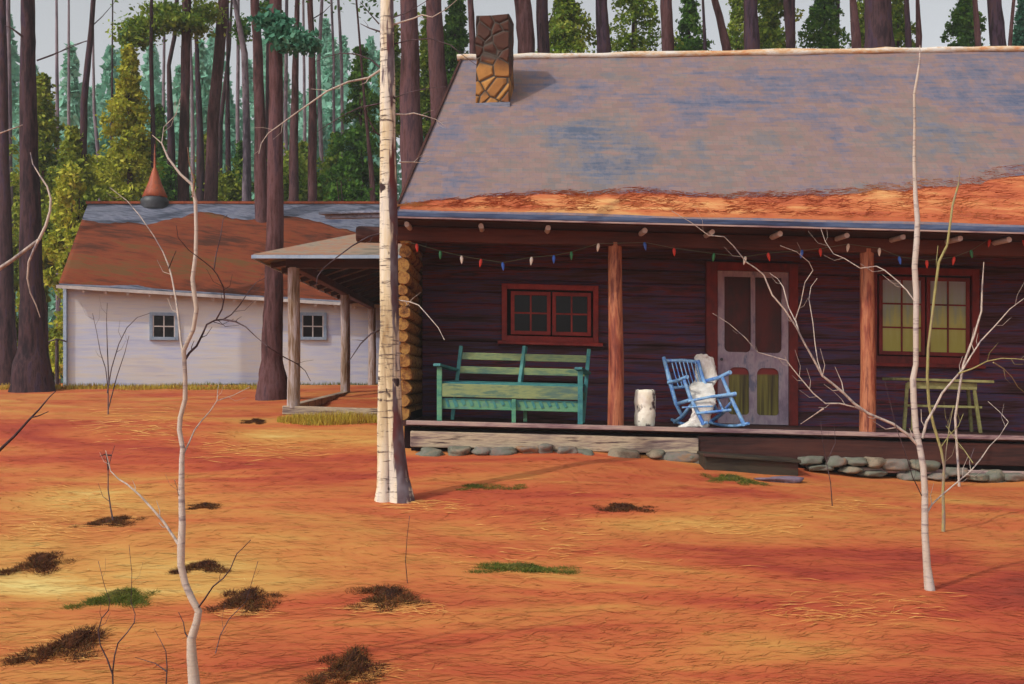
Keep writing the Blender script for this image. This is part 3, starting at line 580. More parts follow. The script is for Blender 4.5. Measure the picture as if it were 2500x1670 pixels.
def doorlow():  # yellow-green reflection painted into the lower panels, red band on top
    m, nt, b = new_mat('painted_panel_reflection', .4, .5); tc = nt.nodes.new('ShaderNodeTexCoord'); sx = nt.nodes.new('ShaderNodeSeparateXYZ'); nt.links.new(tc.outputs['Object'], sx.inputs[0])
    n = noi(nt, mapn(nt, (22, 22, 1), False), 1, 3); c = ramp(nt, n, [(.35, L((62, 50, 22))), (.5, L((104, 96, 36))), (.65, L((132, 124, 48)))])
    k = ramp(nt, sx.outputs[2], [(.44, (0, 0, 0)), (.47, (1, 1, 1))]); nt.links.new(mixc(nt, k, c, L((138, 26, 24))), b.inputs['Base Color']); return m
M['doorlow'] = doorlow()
screen_door(a.x + .165, b.x - .135, FZ + .005, a.z - .125)

# side porch along the left of the cabin
VZ = 3.37; SX = -3.24
sp = thing('side_porch', (-2.3, 17, 1.1), 'open side porch with grey posts and a low shed roof between cabin and barn', 'porch')
mb = MB(); A = (-3.72, 16.0, 3.425); B = (-1.45, 16.0, 3.425); C = (-1.45, 17.7, 4.15); Dp = (-1.45, 26.3, 4.15); E_ = (-3.72, 26.3, 3.425)
tk = Vector((0, 0, -.05)); tp = [Vector(q) for q in (A, B, C, Dp, E_)]; mb.add(tp + [q + tk for q in tp], [(0, 1, 2), (0, 2, 3, 4), (5, 7, 6), (5, 9, 8, 7), (0, 5, 6, 1), (0, 4, 9, 5), (4, 3, 8, 9), (1, 6, 7, 2), (2, 7, 8, 3)]); rf = mb.build('roof', M['oldroof'], sp)
mb = MB(); mb.beam((-3.74, 15.99, 3.385), (-1.46, 15.99, 3.385), .03, .05); mb.beam((-3.735, 16.0, 3.385), (-3.735, 26.3, 3.385), .03, .05); mb.build('fascia', M['bluetrim'], rf)
for (yy) in (16.5, 21.6, 25.7):
    p0 = (SX, yy, G(SX, yy) - .08 if yy > 17 else 1.2); mb = MB(); mb.tube([p0, (SX + .01, yy, 2.2), (SX, yy, VZ - .09)], [.1 if yy < 20 else .095, .092, .088], 12, rough=.07); mb.build('porch_post', M['greypost'], sp)
mb = MB(); mb.beam((SX - .1, 16.5, VZ - .035), (-1.48, 16.5, VZ - .035), .14, .13); mb.build('front_beam', M['darkwood'], sp, .01)
mb = MB(); mb.beam((SX, 16.58, VZ - .04), (SX, 26, VZ - .04), .13, .13); mb.build('side_beam', M['beam'], sp, .01)
for k in range(12): mb = MB(); y = 16.9 + k * .8; mb.beam((-3.66, y, 3.35), (-1.5, y, 4.03 if y > 17.7 else 3.72), .05, .08); mb.build('rafter', M['darkwood'], sp)
mb = MB(); mb.beam((SX - .15, 16.5, 1.17), (-1.5, 16.5, 1.11), .18, .13); mb.build('sill_beam', M['sill'], sp, .012)
mb = MB(); mb.beam((SX, 16.6, 1.2), (SX, 25.8, 1.45), .14, .12); mb.build('sill_beam', M['sill'], sp, .012)
for k in range(7): stone_mesh((SX + .1 + k * .28, 16.52, 1.02), .15, .12, .07, sp)
# rear wing wall that carries the side porch roof
mb = MB(); mb.box(-1.44, -1.3, 20.45, 26.2, 1.0, 4.1); mb.box(-1.44, 3, 26.2, 26.35, 1.0, 4.1); mb.build('rear_wing_wall', M['logwall'], cabin)

# ------------------------------------------------------------------ things on the porch
# bench
bx = thing('porch_bench', (CP(1245, 0, 14.45).x, 14.45, FZ - SH * 1.3), 'long green wooden bench with slatted back under the small red window', 'bench')
bo = wloc(bx)
def BL(x, y, z): return Vector((bo.x + x, bo.y + y, bo.z + z - SH * x))
def bbeam(name, a, b, w, h, m, w2=None, h2=None): mb = MB(); mb.beam(BL(*a), BL(*b), w, h, w2=w2, h2=h2); return mb.build(name, M[m], bx, .006)
hw = .9
for s in (-1, 1):
    k0, k1 = (-hw + .14, -hw + .25) if s < 0 else (hw + .06, hw + .15)
    bbeam('front_leg', (s * hw, -.22, 0), (s * hw, -.22, .69), .065, .07, 'teal' if s > 0 else 'green')
    bbeam('back_post', (k0, .22, 0), (k1, .36, .98), .05, .07, 'teal')
    bbeam('armrest', (s * hw - .03, -.31, .715), ((k0 + k1) / 2 + s * .02, .3, .66), .1, .035, 'teal')
    bbeam('side_rail', (s * hw, -.2, .36), (k0 + .02, .24, .36), .03, .09, 'green')
bbeam('back_post', (.13, .25, .47), (.2, .37, 1.0), .05, .06, 'teal')
bbeam('back_rail', (-hw + .24, .335, .85), (hw + .13, .335, .85), .022, .095, 'seatgreen'); bbeam('back_rail', (-hw + .21, .30, .665), (hw + .11, .30, .665), .022, .095, 'seatgreen')
mb = MB(); mb.hexa([BL(-hw, -.2, .47), BL(hw, -.2, .47), BL(hw + .09, .25, .49), BL(-hw + .16, .25, .49), BL(-hw, -.2, .5), BL(hw, -.2, .5), BL(hw + .09, .25, .52), BL(-hw + .16, .25, .52)]); mb.build('seat', M['teal'], bx, .006)
bbeam('front_apron', (-hw + .02, -.235, .395), (hw - .02, -.235, .395), .025, .17, 'seatgreen')
bbeam('lower_rail', (-hw + .02, -.2, .225), (hw - .02, -.2, .225), .022, .14, 'green')
mb = MB(); mb.beam(BL(-hw + .03, -.214, .285), BL(hw - .03, -.214, .285), .008, .02)
for k in range(17): x = -hw + .1 + k * .1; w_ = random.uniform(.02, .045); mb.beam(BL(x - .015, -.214, .28), BL(x + .02, -.214, .2 + random.uniform(-.02, .03)), w_, .012, up=(0, 1, 0))
mb.build('carved_trim', M['teal'], bx)
bbeam('middle_leg', (.05, -.245, 0), (.05, -.245, .3), .055, .05, 'green'); bbeam('middle_leg', (.2, .15, 0), (.2, .15, .46), .05, .05, 'green')
# rocking chair
def fl(x): return FZ - SH * (x + 1.3)
rc = thing('rocking_chair', (P(1715, 0, 14.4).x, 14.4, fl(P(1715, 0, 14.4).x)), 'light blue rocking chair with thin spindles beside the screen door', 'rocking chair')
def rtube(name, pts, r, m='blue', n=8): mb = MB(); mb.tube([P(*q) for q in pts], r, n); return mb.build(name, M[m], rc)
def foot(u, d, dz=.03): x = (u - 1250) / FPX * d; z = fl(x) + dz; return (u, HV + (CZ - z) * FPX / d, d)
rtube('back_post', [(1620, 872, 14.66), (1634, 925, 14.58), (1650, 985, 14.52), (1664, 1014, 14.55)], [.026, .03, .026, .022])
rtube('back_post', [(1704, 880, 14.7), (1716, 925, 14.62), (1733, 962, 14.56), (1752, 1008, 14.58)], [.024, .027, .024, .02])
rtube('top_rail', [(1626, 881, 14.65), (1665, 880, 14.70), (1704, 884, 14.69)], .024)
rtube('back_rail', [(1640, 947, 14.56), (1690, 944, 14.6), (1722, 940, 14.6)], .022)
for k in range(7): u = 1640 + k * 9.5; rtube('spindle', [(u, 884, 14.67), (u + 8, 915, 14.63), (u + 17, 945, 14.575)], .0075, n=6)
rtube('front_leg', [(1670, 928, 14.18), (1686, 972, 14.16), foot(1718, 14.12, .04)], [.024, .026, .024])
rtube('front_leg', [(1763, 920, 14.2), (1783, 968, 14.17), foot(1818, 14.14, .04)], [.022, .026, .026])
rtube('armrest', [(1632, 934, 14.58), (1656, 929, 14.38), (1678, 920, 14.14)], [.024, .024, .026]); rtube('armrest', [(1722, 930, 14.62), (1755, 922, 14.38), (1783, 909, 14.14)], [.022, .024, .028])
rtube('seat_rail', [(1655, 986, 14.52), (1684, 977, 14.17)], .026); rtube('seat_rail', [(1680, 980, 14.15), (1735, 969, 14.13), (1797, 962, 14.15)], [.018, .018, .03]); rtube('seat_rail', [(1745, 972, 14.56), (1786, 965, 14.18)], .022)
rtube('stretcher', [(1700, 1010, 14.12), (1785, 1001, 14.13)], .019); rtube('stretcher', [(1665, 995, 14.1), (1740, 992, 14.11)], .011); rtube('stretcher', [(1752, 975, 14.4), (1768, 1006, 14.15)], .016)
rtube('back_leg', [(1690, 985, 14.2), (1668, 1015, 14.5), foot(1647, 14.7, .04)], [.024, .026, .026]); rtube('back_leg', [(1790, 978, 14.2), (1762, 1010, 14.5), foot(1730, 14.72, .04)], [.022, .026, .026])
for a, b in ((1640, 1726), (1722, 1828)):
    pts = [];
    for k in range(9):
        t = k / 8; d = 14.76 - .68 * t; u = a + (b - a) * t; pts.append(foot(u, d, .022 + .05 * (2 * t - 1) ** 2))
    rtube('rocker', pts, .02)
# fleece over the chair
def drape(path, nx=14, th_=.035, sub=5):
    P_ = []; 
    for (a, b) in zip(path, path[1:]):
        for k in range(sub): t = k / sub; P_.append(tuple(a[i] + (b[i] - a[i]) * t for i in range(4)))
    P_.append(path[-1]); v = []; f = []
    for side in (0, 1):
        for j, (u, vv, d, wd) in enumerate(P_):
            for i in range(nx + 1):
                s = (i / nx - .5) * 2; e = 1 + .16 * noise.noise((j * .45, s * 2, side)); wv = wd * e / 2 + 3.5 * noise.noise((j * 1.3, 8 + (s > 0) * 5, 0)) * (abs(s) > .8)
                q = P(u + s * wv, vv + 4 * noise.noise((s * 2, j * .6, 3)) + (s * s * 3 if j < 4 else 0), d)
                n = noise.noise((q.x * 22, q.z * 22, side * 3)); puff = th_ * (1 - s ** 6) * (.85 + .25 * n)
                q.y += (puff if side else -puff) ; q.z += .004 * n; v.append(q[:])
    W = nx + 1; H = len(P_); N = W * H
    for j in range(H - 1):
        for i in range(nx): a = j * W + i; f.append((a, a + W, a + W + 1, a + 1)); f.append((N + a, N + a + 1, N + a + W + 1, N + a + W))
    for j in range(H - 1): a = j * W; f.append((a, N + a, N + a + W, a + W)); a += nx; f.append((a, a + W, N + a + W, N + a))
    for i in range(nx): f.append((i, i + 1, N + i + 1, N + i)); a = (H - 1) * W + i; f.append((a, N + a, N + a + 1, a + 1))
    return v, f
v, f = drape([(1713, 864, 14.74, 30), (1718, 874, 14.75, 46), (1722, 895, 14.74, 50), (1726, 925, 14.72, 54), (1712, 942, 14.52, 58), (1716, 962, 14.32, 60), (1718, 985, 14.2, 58), (1714, 1008, 14.19, 48), (1706, 1028, 14.2, 50), (1692, 1043, 14.2, 78)])
fo = mesh_obj('sheepskin', v, f, M['fleece']); tag(fo, 'white fluffy fleece hanging over the blue rocking chair', 'blanket'); fo.data.polygons.foreach_set('use_smooth', [True] * len(f))
# white stump
def stump():
    c = P(1575, 0, 14.3); z0 = fl(c.x); v = []; f = []; n = 20; K = 14
    for k in range(K + 1):
        for i in range(n):
            a = 2 * math.pi * i / n; r = .132 * (1 + .10 * noise.noise((math.cos(a) * 1.4, math.sin(a) * 1.4, k * .25)) + .05 * noise.noise((math.cos(a) * 5, math.sin(a) * 5, k * .6))); r *= (.93 if k in (0, K) else 1)
            v.append((c.x + r * math.cos(a) * 1.02, c.y + r * math.sin(a) * .8, z0 + .46 * k / K + (.018 * noise.noise((a * 2, 3, 3)) if k == K else 0)))
    for k in range(K):
        for i in range(n): f.append((k * n + i, k * n + (i + 1) % n, (k + 1) * n + (i + 1) % n, (k + 1) * n + i))
    f.append(tuple(range(K * n, K * n + n)))
    o = mesh_obj('birch_stump', v, f, M['stumpm']); o.data.polygons.foreach_set('use_smooth', [True] * K * n + [False]); tag(o, 'short white birch log with dark knots standing on the porch by the post', 'stump')
def stumpm():
    m, nt, b = new_mat('white_birch_log', .85, .2); c = ramp(nt, noi(nt, mapn(nt, (6, 6, 3), False), 1, 5), [(.3, L((222, 214, 188))), (.55, L((244, 240, 228))), (.75, L((232, 220, 196)))])
    k = ramp(nt, noi(nt, mapn(nt, (6, 6, 5), False), 1, 3, .6), [(.56, (0, 0, 0)), (.64, (1, 1, 1))]); nt.links.new(mixc(nt, k, c, L((80, 70, 72))), b.inputs['Base Color']); bump(nt, b, noi(nt, mapn(nt, (20, 20, 20), False), 1, 4), .7, .02); return m
M['stumpm'] = stumpm(); stump()
# table
td = 14.95; tx = P(2295, 0, td).x; tz = fl(tx); tb = thing('porch_table', (tx, td, tz), 'low pale yellow green table with a lower shelf under the wide window', 'table')
def tp_(u, v, d): return P(u, v, d)
mb = MB(); mb.beam(P(2168, 925, td), P(2408, 932, td), .5, .035); mb.build('table_top', M['yellow'], tb, .005)
mb = MB(); mb.beam(P(2215, 940, td - .19), P(2385, 944, td - .19), .02, .09); mb.build('apron', M['yellow'], tb, .004)
mb = MB(); mb.beam(P(2218, 990, td), P(2386, 994, td), .32, .03); mb.build('shelf', M['yellow'], tb, .004)
for (u0, u1, dd) in ((2215, 2207, -.17), (2376, 2394, -.17), (2232, 2228, .17), (2362, 2372, .17)):
    a = P(u0, 935, td + dd); b = P(u1, 0, td + dd); b.z = fl(b.x); mb = MB(); mb.beam(b, a, .04, .04); mb.build('leg', M['yellow'], tb, .004)
# string lights
BUL = [(1018, 605, 'red'), (1075, 622, 'green'), (1127, 634, 'white'), (1173, 642, 'red'), (1228, 650, 'blue'), (1297, 637, 'white'), (1352, 633, 'blue'), (1395, 624, 'green'), (1460, 604, 'white'), (1575, 601, 'blue'), (1646, 615, 'red'), (1742, 628, 'green'), (1818, 636, 'white'), (1877, 627, 'red'), (1957, 620, 'blue'), (2003, 616, 'red'), (2070, 605, 'white'), (2147, 615, 'white'), (2197, 636, 'blue'), (2263, 645, 'red'), (2328, 637, 'red'), (2372, 620, 'green'), (2415, 593, 'red'), (2440, 575, 'blue'), (2500, 590, 'red')]
LD = 14.0; sl = thing('string_lights', P(1500, 560, LD), 'string of red, green, white and blue bulbs sagging between the porch posts', 'string lights')
wp = [P(990, 590, LD)] + [P(u, v - 9, LD) for u, v, _ in BUL]; mb = MB(); mb.tube(wp, .0035, 5); mb.build('wire', M['wire'], sl)
for u, v, c in BUL:
    q = P(u, v, LD); tl = random.uniform(-.012, .012); mb = MB()
    mb.tube([q + Vector((-tl, 0, .05)), q + Vector((-tl * .6, 0, .03)), q + Vector((-tl * .2, 0, .01)), q + Vector((tl * .5, 0, -.025)), q + Vector((tl, 0, -.055))], [.010, .019, .022, .015, .003], 9); mb.build('bulb', M['bulb' + c], sl)
# step, plank, in front of the porch
sx0, sx1 = P(1718, 0, 13.5).x, P(1945, 0, 13.5).x
st = thing('wooden_step', ((sx0 + sx1) / 2, 13.6, G(2.9, 13.5)), 'dark wooden step lying on the ground before the screen door', 'step')
za = P(1718, 1106, 13.5).z; zb = P(1945, 1122, 13.5).z; zc = P(1718, 1138, 13.5).z; zd = P(1945, 1160, 13.5).z
mb = MB(); mb.hexa([(sx0, 13.42, zc - .06), (sx1, 13.42, zd - .08), (sx1, 13.85, zd - .08), (sx0, 13.85, zc - .06), (sx0, 13.42, za - .035), (sx1, 13.42, zb - .035), (sx1, 13.85, zb - .035), (sx0, 13.85, za - .035)]); mb.build('riser', M['stepwood'], st, .008)
mb = MB(); mb.hexa([(sx0 - .02, 13.36, za - .034), (sx1 + .02, 13.36, zb - .034), (sx1 + .02, 13.88, zb - .034), (sx0 - .02, 13.88, za - .034), (sx0 - .02, 13.36, za), (sx1 + .02, 13.36, zb), (sx1 + .02, 13.88, zb), (sx0 - .02, 13.88, za)]); mb.build('tread', M['stepwood'], st, .006)
p = hit(1900, 1176); so = stone_mesh((p.x, p.y, G(p.x, p.y) + .02), .24, .10, .035, None, 'flat_stone', 'plum'); tag(so, 'flat plum grey stone lying on the needles before the wooden step', 'stone')

# ------------------------------------------------------------------ the barn
barn = thing('white_barn', (-7, 26, 1.5), 'low white board barn with needle covered roof behind the pines', 'barn')
def BW(s, off=0):                              # s metres along the front wall from its left end
    return Vector((-9.62 + s / 1.044 - off * .2873, 24.05 + s * .2873 + off * .9578, 0))
BL_ = 9.2
def eave_z(s): return 3.69 - .045 * s
mb = MB(); c = [BW(0), BW(BL_), BW(BL_, 7), BW(0, 7)]
def zc_(q, z): return (q.x, q.y, z)
bd = .19; k = 0; z = 1.15
while z < 3.75:                                # lapped boards on the front, one mesh
    z1 = z + bd
    a0, a1 = BW(0, -.008), BW(BL_, -.008); b0, b1 = BW(0, -.006), BW(BL_, -.006)
    top = lambda s, zz: min(zz, eave_z(s) + .02)
    mb.add([zc_(a0, z), zc_(a1, z), zc_(b1, top(BL_, z1)), zc_(b0, top(0, z1)), zc_(BW(0, .02), z), zc_(BW(BL_, .02), z)], [(0, 1, 2, 3), (0, 4, 5, 1)]); z = z1
mb.add([zc_(c[0], 1), zc_(c[1], 1), zc_(c[2], 1), zc_(c[3], 1), zc_(c[0], eave_z(0)), zc_(c[1], eave_z(BL_)), zc_(c[2], eave_z(BL_)), zc_(c[3], eave_z(0))], [(0, 3, 2, 1), (0, 1, 5, 4), (1, 2, 6, 5), (2, 3, 7, 6), (3, 0, 4, 7)])
mb.build('wall', M['white'], barn)
mb = MB(); q = BW(-.03, -.04); q2 = BW(.06, -.04); mb.beam(zc_(q, 1.2), zc_(q, 3.66), .07, .07); mb.build('corner_board', M['bluetrim'], barn)
# roof
E0, E1 = Vector(P(143, 694, 23.75)), BW(BL_ + .3, -.3); E1.z = eave_z(BL_ + .3)
R0 = P(215, 497, 27.4); R1 = P(1010, 497, 30.0)
dn = Vector((0, 0, -.06)); bk0 = BW(-.2, 7.4); bk0.z = 3.6; bk1 = BW(BL_ + .3, 7.4); bk1.z = 3.2
def roofgrid(q00, q10, q11, q01, nx, ny, amp):
    v = []; f = []
    for j in range(ny + 1):
        for i in range(nx + 1):
            s, t = i / nx, j / ny; q = (q00 * (1 - s) + q10 * s) * (1 - t) + (q01 * (1 - s) + q11 * s) * t
            q = q + Vector((0, 0, amp * noise.noise((q.x * .8, q.y * .8, 1)))); v.append(q[:])
    W = nx + 1; n = len(v)
    for k in range(n): v.append((v[k][0], v[k][1], v[k][2] - .07))
    for j in range(ny):
        for i in range(nx): a = j * W + i; f.append((a, a + 1, a + W + 1, a + W)); f.append((n + a, n + a + W, n + a + W + 1, n + a + 1))
    for i in range(nx): f.append((i, n + i, n + i + 1, i + 1)); a = ny * W + i; f.append((a, a + 1, n + a + 1, n + a))
    for j in range(ny): a = j * W; f.append((a, a + W, n + a + W, n + a)); a += nx; f.append((a, n + a, n + a + W, a + W))
    return v, f
v, f = roofgrid(E0, E1, R1, R0, 40, 14, .03); broof = mesh_obj('roof', v, f, M['slate'], barn)
v, f = roofgrid(R0, R1, bk1, bk0, 6, 4, 0); mesh_obj('rear_roof', v, f, M['slate'], barn)
mb = MB(); mb.beam(R0 + Vector((-.05, 0, .02)), R1 + Vector((0, 0, .02)), .14, .06); mb.build('ridge_cap', M['rust'], broof)
mb = MB(); mb.beam(E0 + Vector((-.04, -.03, -.05)), E1 + Vector((0, -.03, -.05)), .04, .07); mb.build('fascia', M['whitetrim'], barn)
for k in range(19):
    s = .35 + k * .45; q = BW(s, -.26); z = eave_z(s) - .115 + (E0.z - 3.69) * (1 - s / BL_); mb = MB(); mb.beam((q.x, q.y, z), tuple(BW(s, .0) + Vector((0, 0, z + .06))), .05, .08); mb.build('rafter_tail', M['whitetrim'], barn)
# needle blanket on the barn roof
def blanket(corner, upper, name, m, label, th_=.03, nx=90, ny=26, noiseamp=.04):
    """corner(s,t) gives a point on the roof; upper(s) the height t where the litter ends"""
    v = []; f = []
    for j in range(ny + 1):
        for i in range(nx + 1):
            s = i / nx; tt = j / ny; lo, up = upper(s); t = lo + (up - lo) * tt; q = corner(s, t)
            e = min(1, min(tt, 1 - tt) * 6, min(s, 1 - s) * 30 + .2); q = q + Vector((0, 0, .012 + th_ * e * (1 + .5 * noise.noise((q.x * 3, q.y * 3, 1))))); v.append(q[:])
    W = nx + 1
    for j in range(ny):
        for i in range(nx): a = j * W + i; f.append((a, a + 1, a + W + 1, a + W))
    n = len(v)
    for j in range(ny + 1):
        for i in range(nx + 1):
            q = v[j * W + i]; v.append((q[0], q[1], q[2] - .02))
    for i in range(nx): f.append((i, n + i, n + i + 1, i + 1)); a = ny * W + i; f.append((a, a + 1, n + a + 1, n + a))
    for j in range(ny): a = j * W; f.append((a, a + W, n + a + W, n + a)); a += nx; f.append((a, n + a, n + a + W, a + W))
    o = mesh_obj(name, v, f, M[m]); o.data.polygons.foreach_set('use_smooth', [True] * len(f)); tag(o, label, None, kind='stuff'); return o
def bc(s, t): return (E0 * (1 - s) + E1 * s) * (1 - t) + (R0 * (1 - s) + R1 * s) * t
UP = [(0, .78), (.1, .72), (.2, .76), (.3, .86), (.38, .88), (.45, .78), (.5, .84), (.6, .86), (.7, .74), (.78, .66), (.85, .78), (1, .72)]
def bup(s): return .012, interp(s, UP) + .06 * noise.noise((s * 14, 2, 0)) + .02 * noise.noise((s * 50, 2, 0))
blanket(bc, bup, 'pine_needles', 'barnroof', 'rusty brown pine needles covering the barn roof', .03)
UR = [(0, 0.0), (.02, .03), (.1, .09), (.22, .115), (.35, .14), (.4, .11), (.5, .13), (.6, .155), (.72, .2), (.8, .235), (.87, .3), (1, .36)]
XE = 8.9
def rcn(s, t): x = rake(t) + .03 + (XE - rake(t)) * s; return slope(x, t)
def rup(s): return .012, max(.02, .88 * interp(s * 1.12, UR) + .016 * noise.noise((s * 20, 0, 0)) + .012 * noise.noise((s * 60, 0, 0)))
rn = blanket(rcn, rup, 'pine_needles', 'roofneedles', 'band of orange pine needles lying along the cabin eave', .035, 160, 14)
Q = []
for i in range(4200):
    s = random.random(); lo, up = rup(s); t = lo + (up - lo) * random.random() * 1.22; q = rcn(s, t * 1.0); z = q.z + (.045 if t < up * .95 else .022)
    a = random.gauss(.1, .35); ln = random.uniform(.05, .2); wd = random.uniform(.002, .005); dx, dy = math.cos(a) * ln / 2, math.sin(a) * ln / 2; zy = dy * .8
    Q.append(((q.x - dx, q.y - dy, z - zy), (q.x + dx, q.y + dy, z + zy), (q.x + dx, q.y + dy - wd, z + zy + wd), (q.x - dx, q.y - dy - wd, z - zy + wd)))
o = quads_obj('pine_needles', Q, M['roofneedles']); tag(o, 'single needles sticking out of the litter on the cabin eave', None, kind='stuff')
# barn windows
for u, lab in ((400, 'left small four pane window with blue grey frame'), (763, 'right small four pane window seen behind the side porch')):
    s = 0
    while True:
        q = BW(s); 
        if 1250 + q.x / q.y * FPX >= u: break
        s += .01
    zc = CZ - (797 - HV) / FPX * q.y; h = 26 / FPX * q.y
    def WQ(ds, off, dz): r = BW(s + ds, off); return Vector((r.x, r.y, zc + dz))
    def wb(mb, s0, s1, z0, z1, o0, o1): mb.hexa([WQ(s0, o0, z0), WQ(s1, o0, z0), WQ(s1, o1, z0), WQ(s0, o1, z0), WQ(s0, o0, z1), WQ(s1, o0, z1), WQ(s1, o1, z1), WQ(s0, o1, z1)])
    mb = MB(); H = h + .07; wb(mb, -H, -h, -H, H, -.06, .02); wb(mb, h, H, -H, H, -.06, .02); wb(mb, -h, h, h, H, -.058, .02); wb(mb, -h, h, -H, -h, -.07, .02); wn = mb.build('window', M['bluetrim'], barn, .004); wn['label'] = lab
    mb = MB(); wb(mb, -h, h, -.012, .012, -.045, -.033); wb(mb, -.012, .012, -h, -.012, -.046, -.033); wb(mb, -.012, .012, .012, h, -.046, -.033); wb(mb, -h, -h + .025, -h, h, -.048, -.03); wb(mb, h - .025, h, -h, h, -.048, -.03); mb.build('muntin', M['whitetrim'], wn)
    mb = MB(); wb(mb, -h, h, -h, h, -.032, -.026); mb.build('pane', M['glass'], wn)
# cupola
cc = R0.lerp(R1, (378 - 215) / (1010 - 215)); cc.x = (378 - 1250) / FPX * cc.y
cu = MB(); 
def lathe(mb, c, prof, n=16, flat=False):
    v = [(c.x + r * math.cos(2 * math.pi * (i + .5) / n), c.y + r * math.sin(2 * math.pi * (i + .5) / n), c.z + z) for r, z in prof for i in range(n)]
    f = [(k * n + i, k * n + (i + 1) % n, (k + 1) * n + (i + 1) % n, (k + 1) * n + i) for k in range(len(prof) - 1) for i in range(n)]; mb.add(v, f, not flat)
lathe(cu, cc, [(.34, -.15), (.36, .0), (.35, .08), (.28, .16)]); cup = cu.build('cupola_base', M['iron'], barn)
cu = MB(); lathe(cu, cc, [(.27, .14), (.31, .17), (.24, .33), (.17, .5), (.12, .66), (.07, .82), (.03, .92), (.022, 1.2), (.03, 1.24), (.015, 1.3), (.004, 1.5)]); cp_ = cu.build('cupola_spire', M['rust'], cup)

# stake and wire left of the barn
p = P(139, 930, 23.0); tz0 = G(p.x, p.y); fs_ = thing('fence_post', (p.x, p.y, tz0), 'thin dark fence stake standing between the big pine and the barn', 'fence post')
mb = MB(); mb.tube([(p.x, p.y, tz0 - .1), (p.x, p.y, CZ + 103 / FPX * 23)], [.045, .035], 8, rough=.1); mb.build('stake', M['twigd'], fs_)
mb = MB(); mb.tube([P(112, 838, 23), P(125, 832, 23), P(139, 828, 22.96), P(150, 830, 23), P(162, 834, 23)], .016, 6); mb.build('crossbar', M['twigd'], fs_)

# ------------------------------------------------------------------ leaf and tree builders
def conifer(name, u, vtop, hw, d, mat, label, n=4200, size=.1, vbase=None, group='young conifers in the wood', gap=.25, trunkm='barkred', droop=.25):
    n = int(n * 2.3); size *= .58; base = P(u, HV, d); gz = 1.5; top = P(u, vtop, d).z; H = top - gz; Rm = hw / FPX * d
    t = thing(name, (base.x, d, gz), label, 'conifer', group)
    mb = MB(); mb.tube([(base.x, d, gz - .3), (base.x + .03, d, gz + H * .5), (base.x, d, top - .1)], [max(.06, H * .016), max(.04, H * .01), .012], 7, rough=.1); mb.build('trunk', M[trunkm], t)
    nb = int(50 + H * 9); per = max(10, n // nb); pts = []
    z0 = max(gz, P(u, vbase, d).z) if vbase else gz + H * .04
    ph = random.uniform(0, 9)
    for k in range(nb):
        f = (k + .5) / nb; z = z0 + (top - z0) * (1 - (1 - f) ** 1.0); tt = (z - gz) / H; r = Rm * ((1 - tt) ** .75 if u < 950 else min(1, (top - z) / 2.4) ** .8) * (.85 + .75 * noise.noise((z * 1.3, ph, k * .37))) * random.uniform(.6, 1.2)
        if noise.noise((k * .7, ph, 0)) > (.28 if u < 450 else .08): continue
        a = k * 2.4 + random.uniform(-.4, .4); dv = np.array([math.cos(a), math.sin(a), 0]); s = rng.uniform(.08, 1, per) ** .8
        c = np.array([base.x, d, z]) + dv * (s * r)[:, None]; c[:, 2] += -droop * r * s ** 1.5 + rng.normal(0, .05 + .04 * r, per)
        side = np.array([-dv[1], dv[0], 0]); c += side * (rng.normal(0, 1, per) * (.08 + .22 * r * (s * (1.25 - s))))[:, None]; pts.append(c)
    C = np.concatenate(pts); tp = np.array([base.x, d, 0]) + np.stack([rng.normal(0, .04, 30), rng.normal(0, .04, 30), np.linspace(top - .5, top + .05, 30)], 1); C = np.concatenate([C, tp])
    quads_obj('crown', leafquads(C, size), M[mat], t); return t
def clumps(cl, size, dens=1.0):
    out_ = []
    for (c, r, n) in cl:
        k = int(n * dens * 2.4); a = rng.normal(size=(k, 3)) * .5; rr = np.ones(k)
        out_.append(np.array(c) + a * rr[:, None] * np.array(r) * (1 + .0 * k))
    return np.concatenate(out_)
def shrub(u, v0, v1, hw, d, mat, label, n=2600, size=.13):
    base = P(u, HV, d); t = thing('shrub', (base.x, d, 1.45), label, 'shrub', 'leafy shrubs at the wood edge')
    mb = MB(); zt = P(u, v0, d).z
    for k in range(4):
        a = random.uniform(-1, 1) * hw / FPX * d * .6; mb.tube([(base.x, d, 1.3), (base.x + a * .4, d + random.uniform(-.2, .2), (1.5 + zt) / 2), (base.x + a, d, zt - .5)], [.04, .028, .01], 5)
    mb.build('stems', M['barkred'], t); cl = []
    for k in range(26):
        vv = v0 + (v1 - v0) * random.random(); e = ((vv - v0) / (v1 - v0)); w_ = hw * (.35 + .65 * min(1, e * 1.8)); uu = u + random.uniform(-1, 1) * w_ * .8; r = random.uniform(.18, .42) * hw / FPX * d
        cl.append((P(uu, vv, d + random.uniform(-.6, .6))[:], (r, r, r * 1.1), n // 26))
    quads_obj('crown', leafquads(clumps(cl, size), size * .6), M[mat], t); return t
PINES = 'tall pines standing behind the buildings'
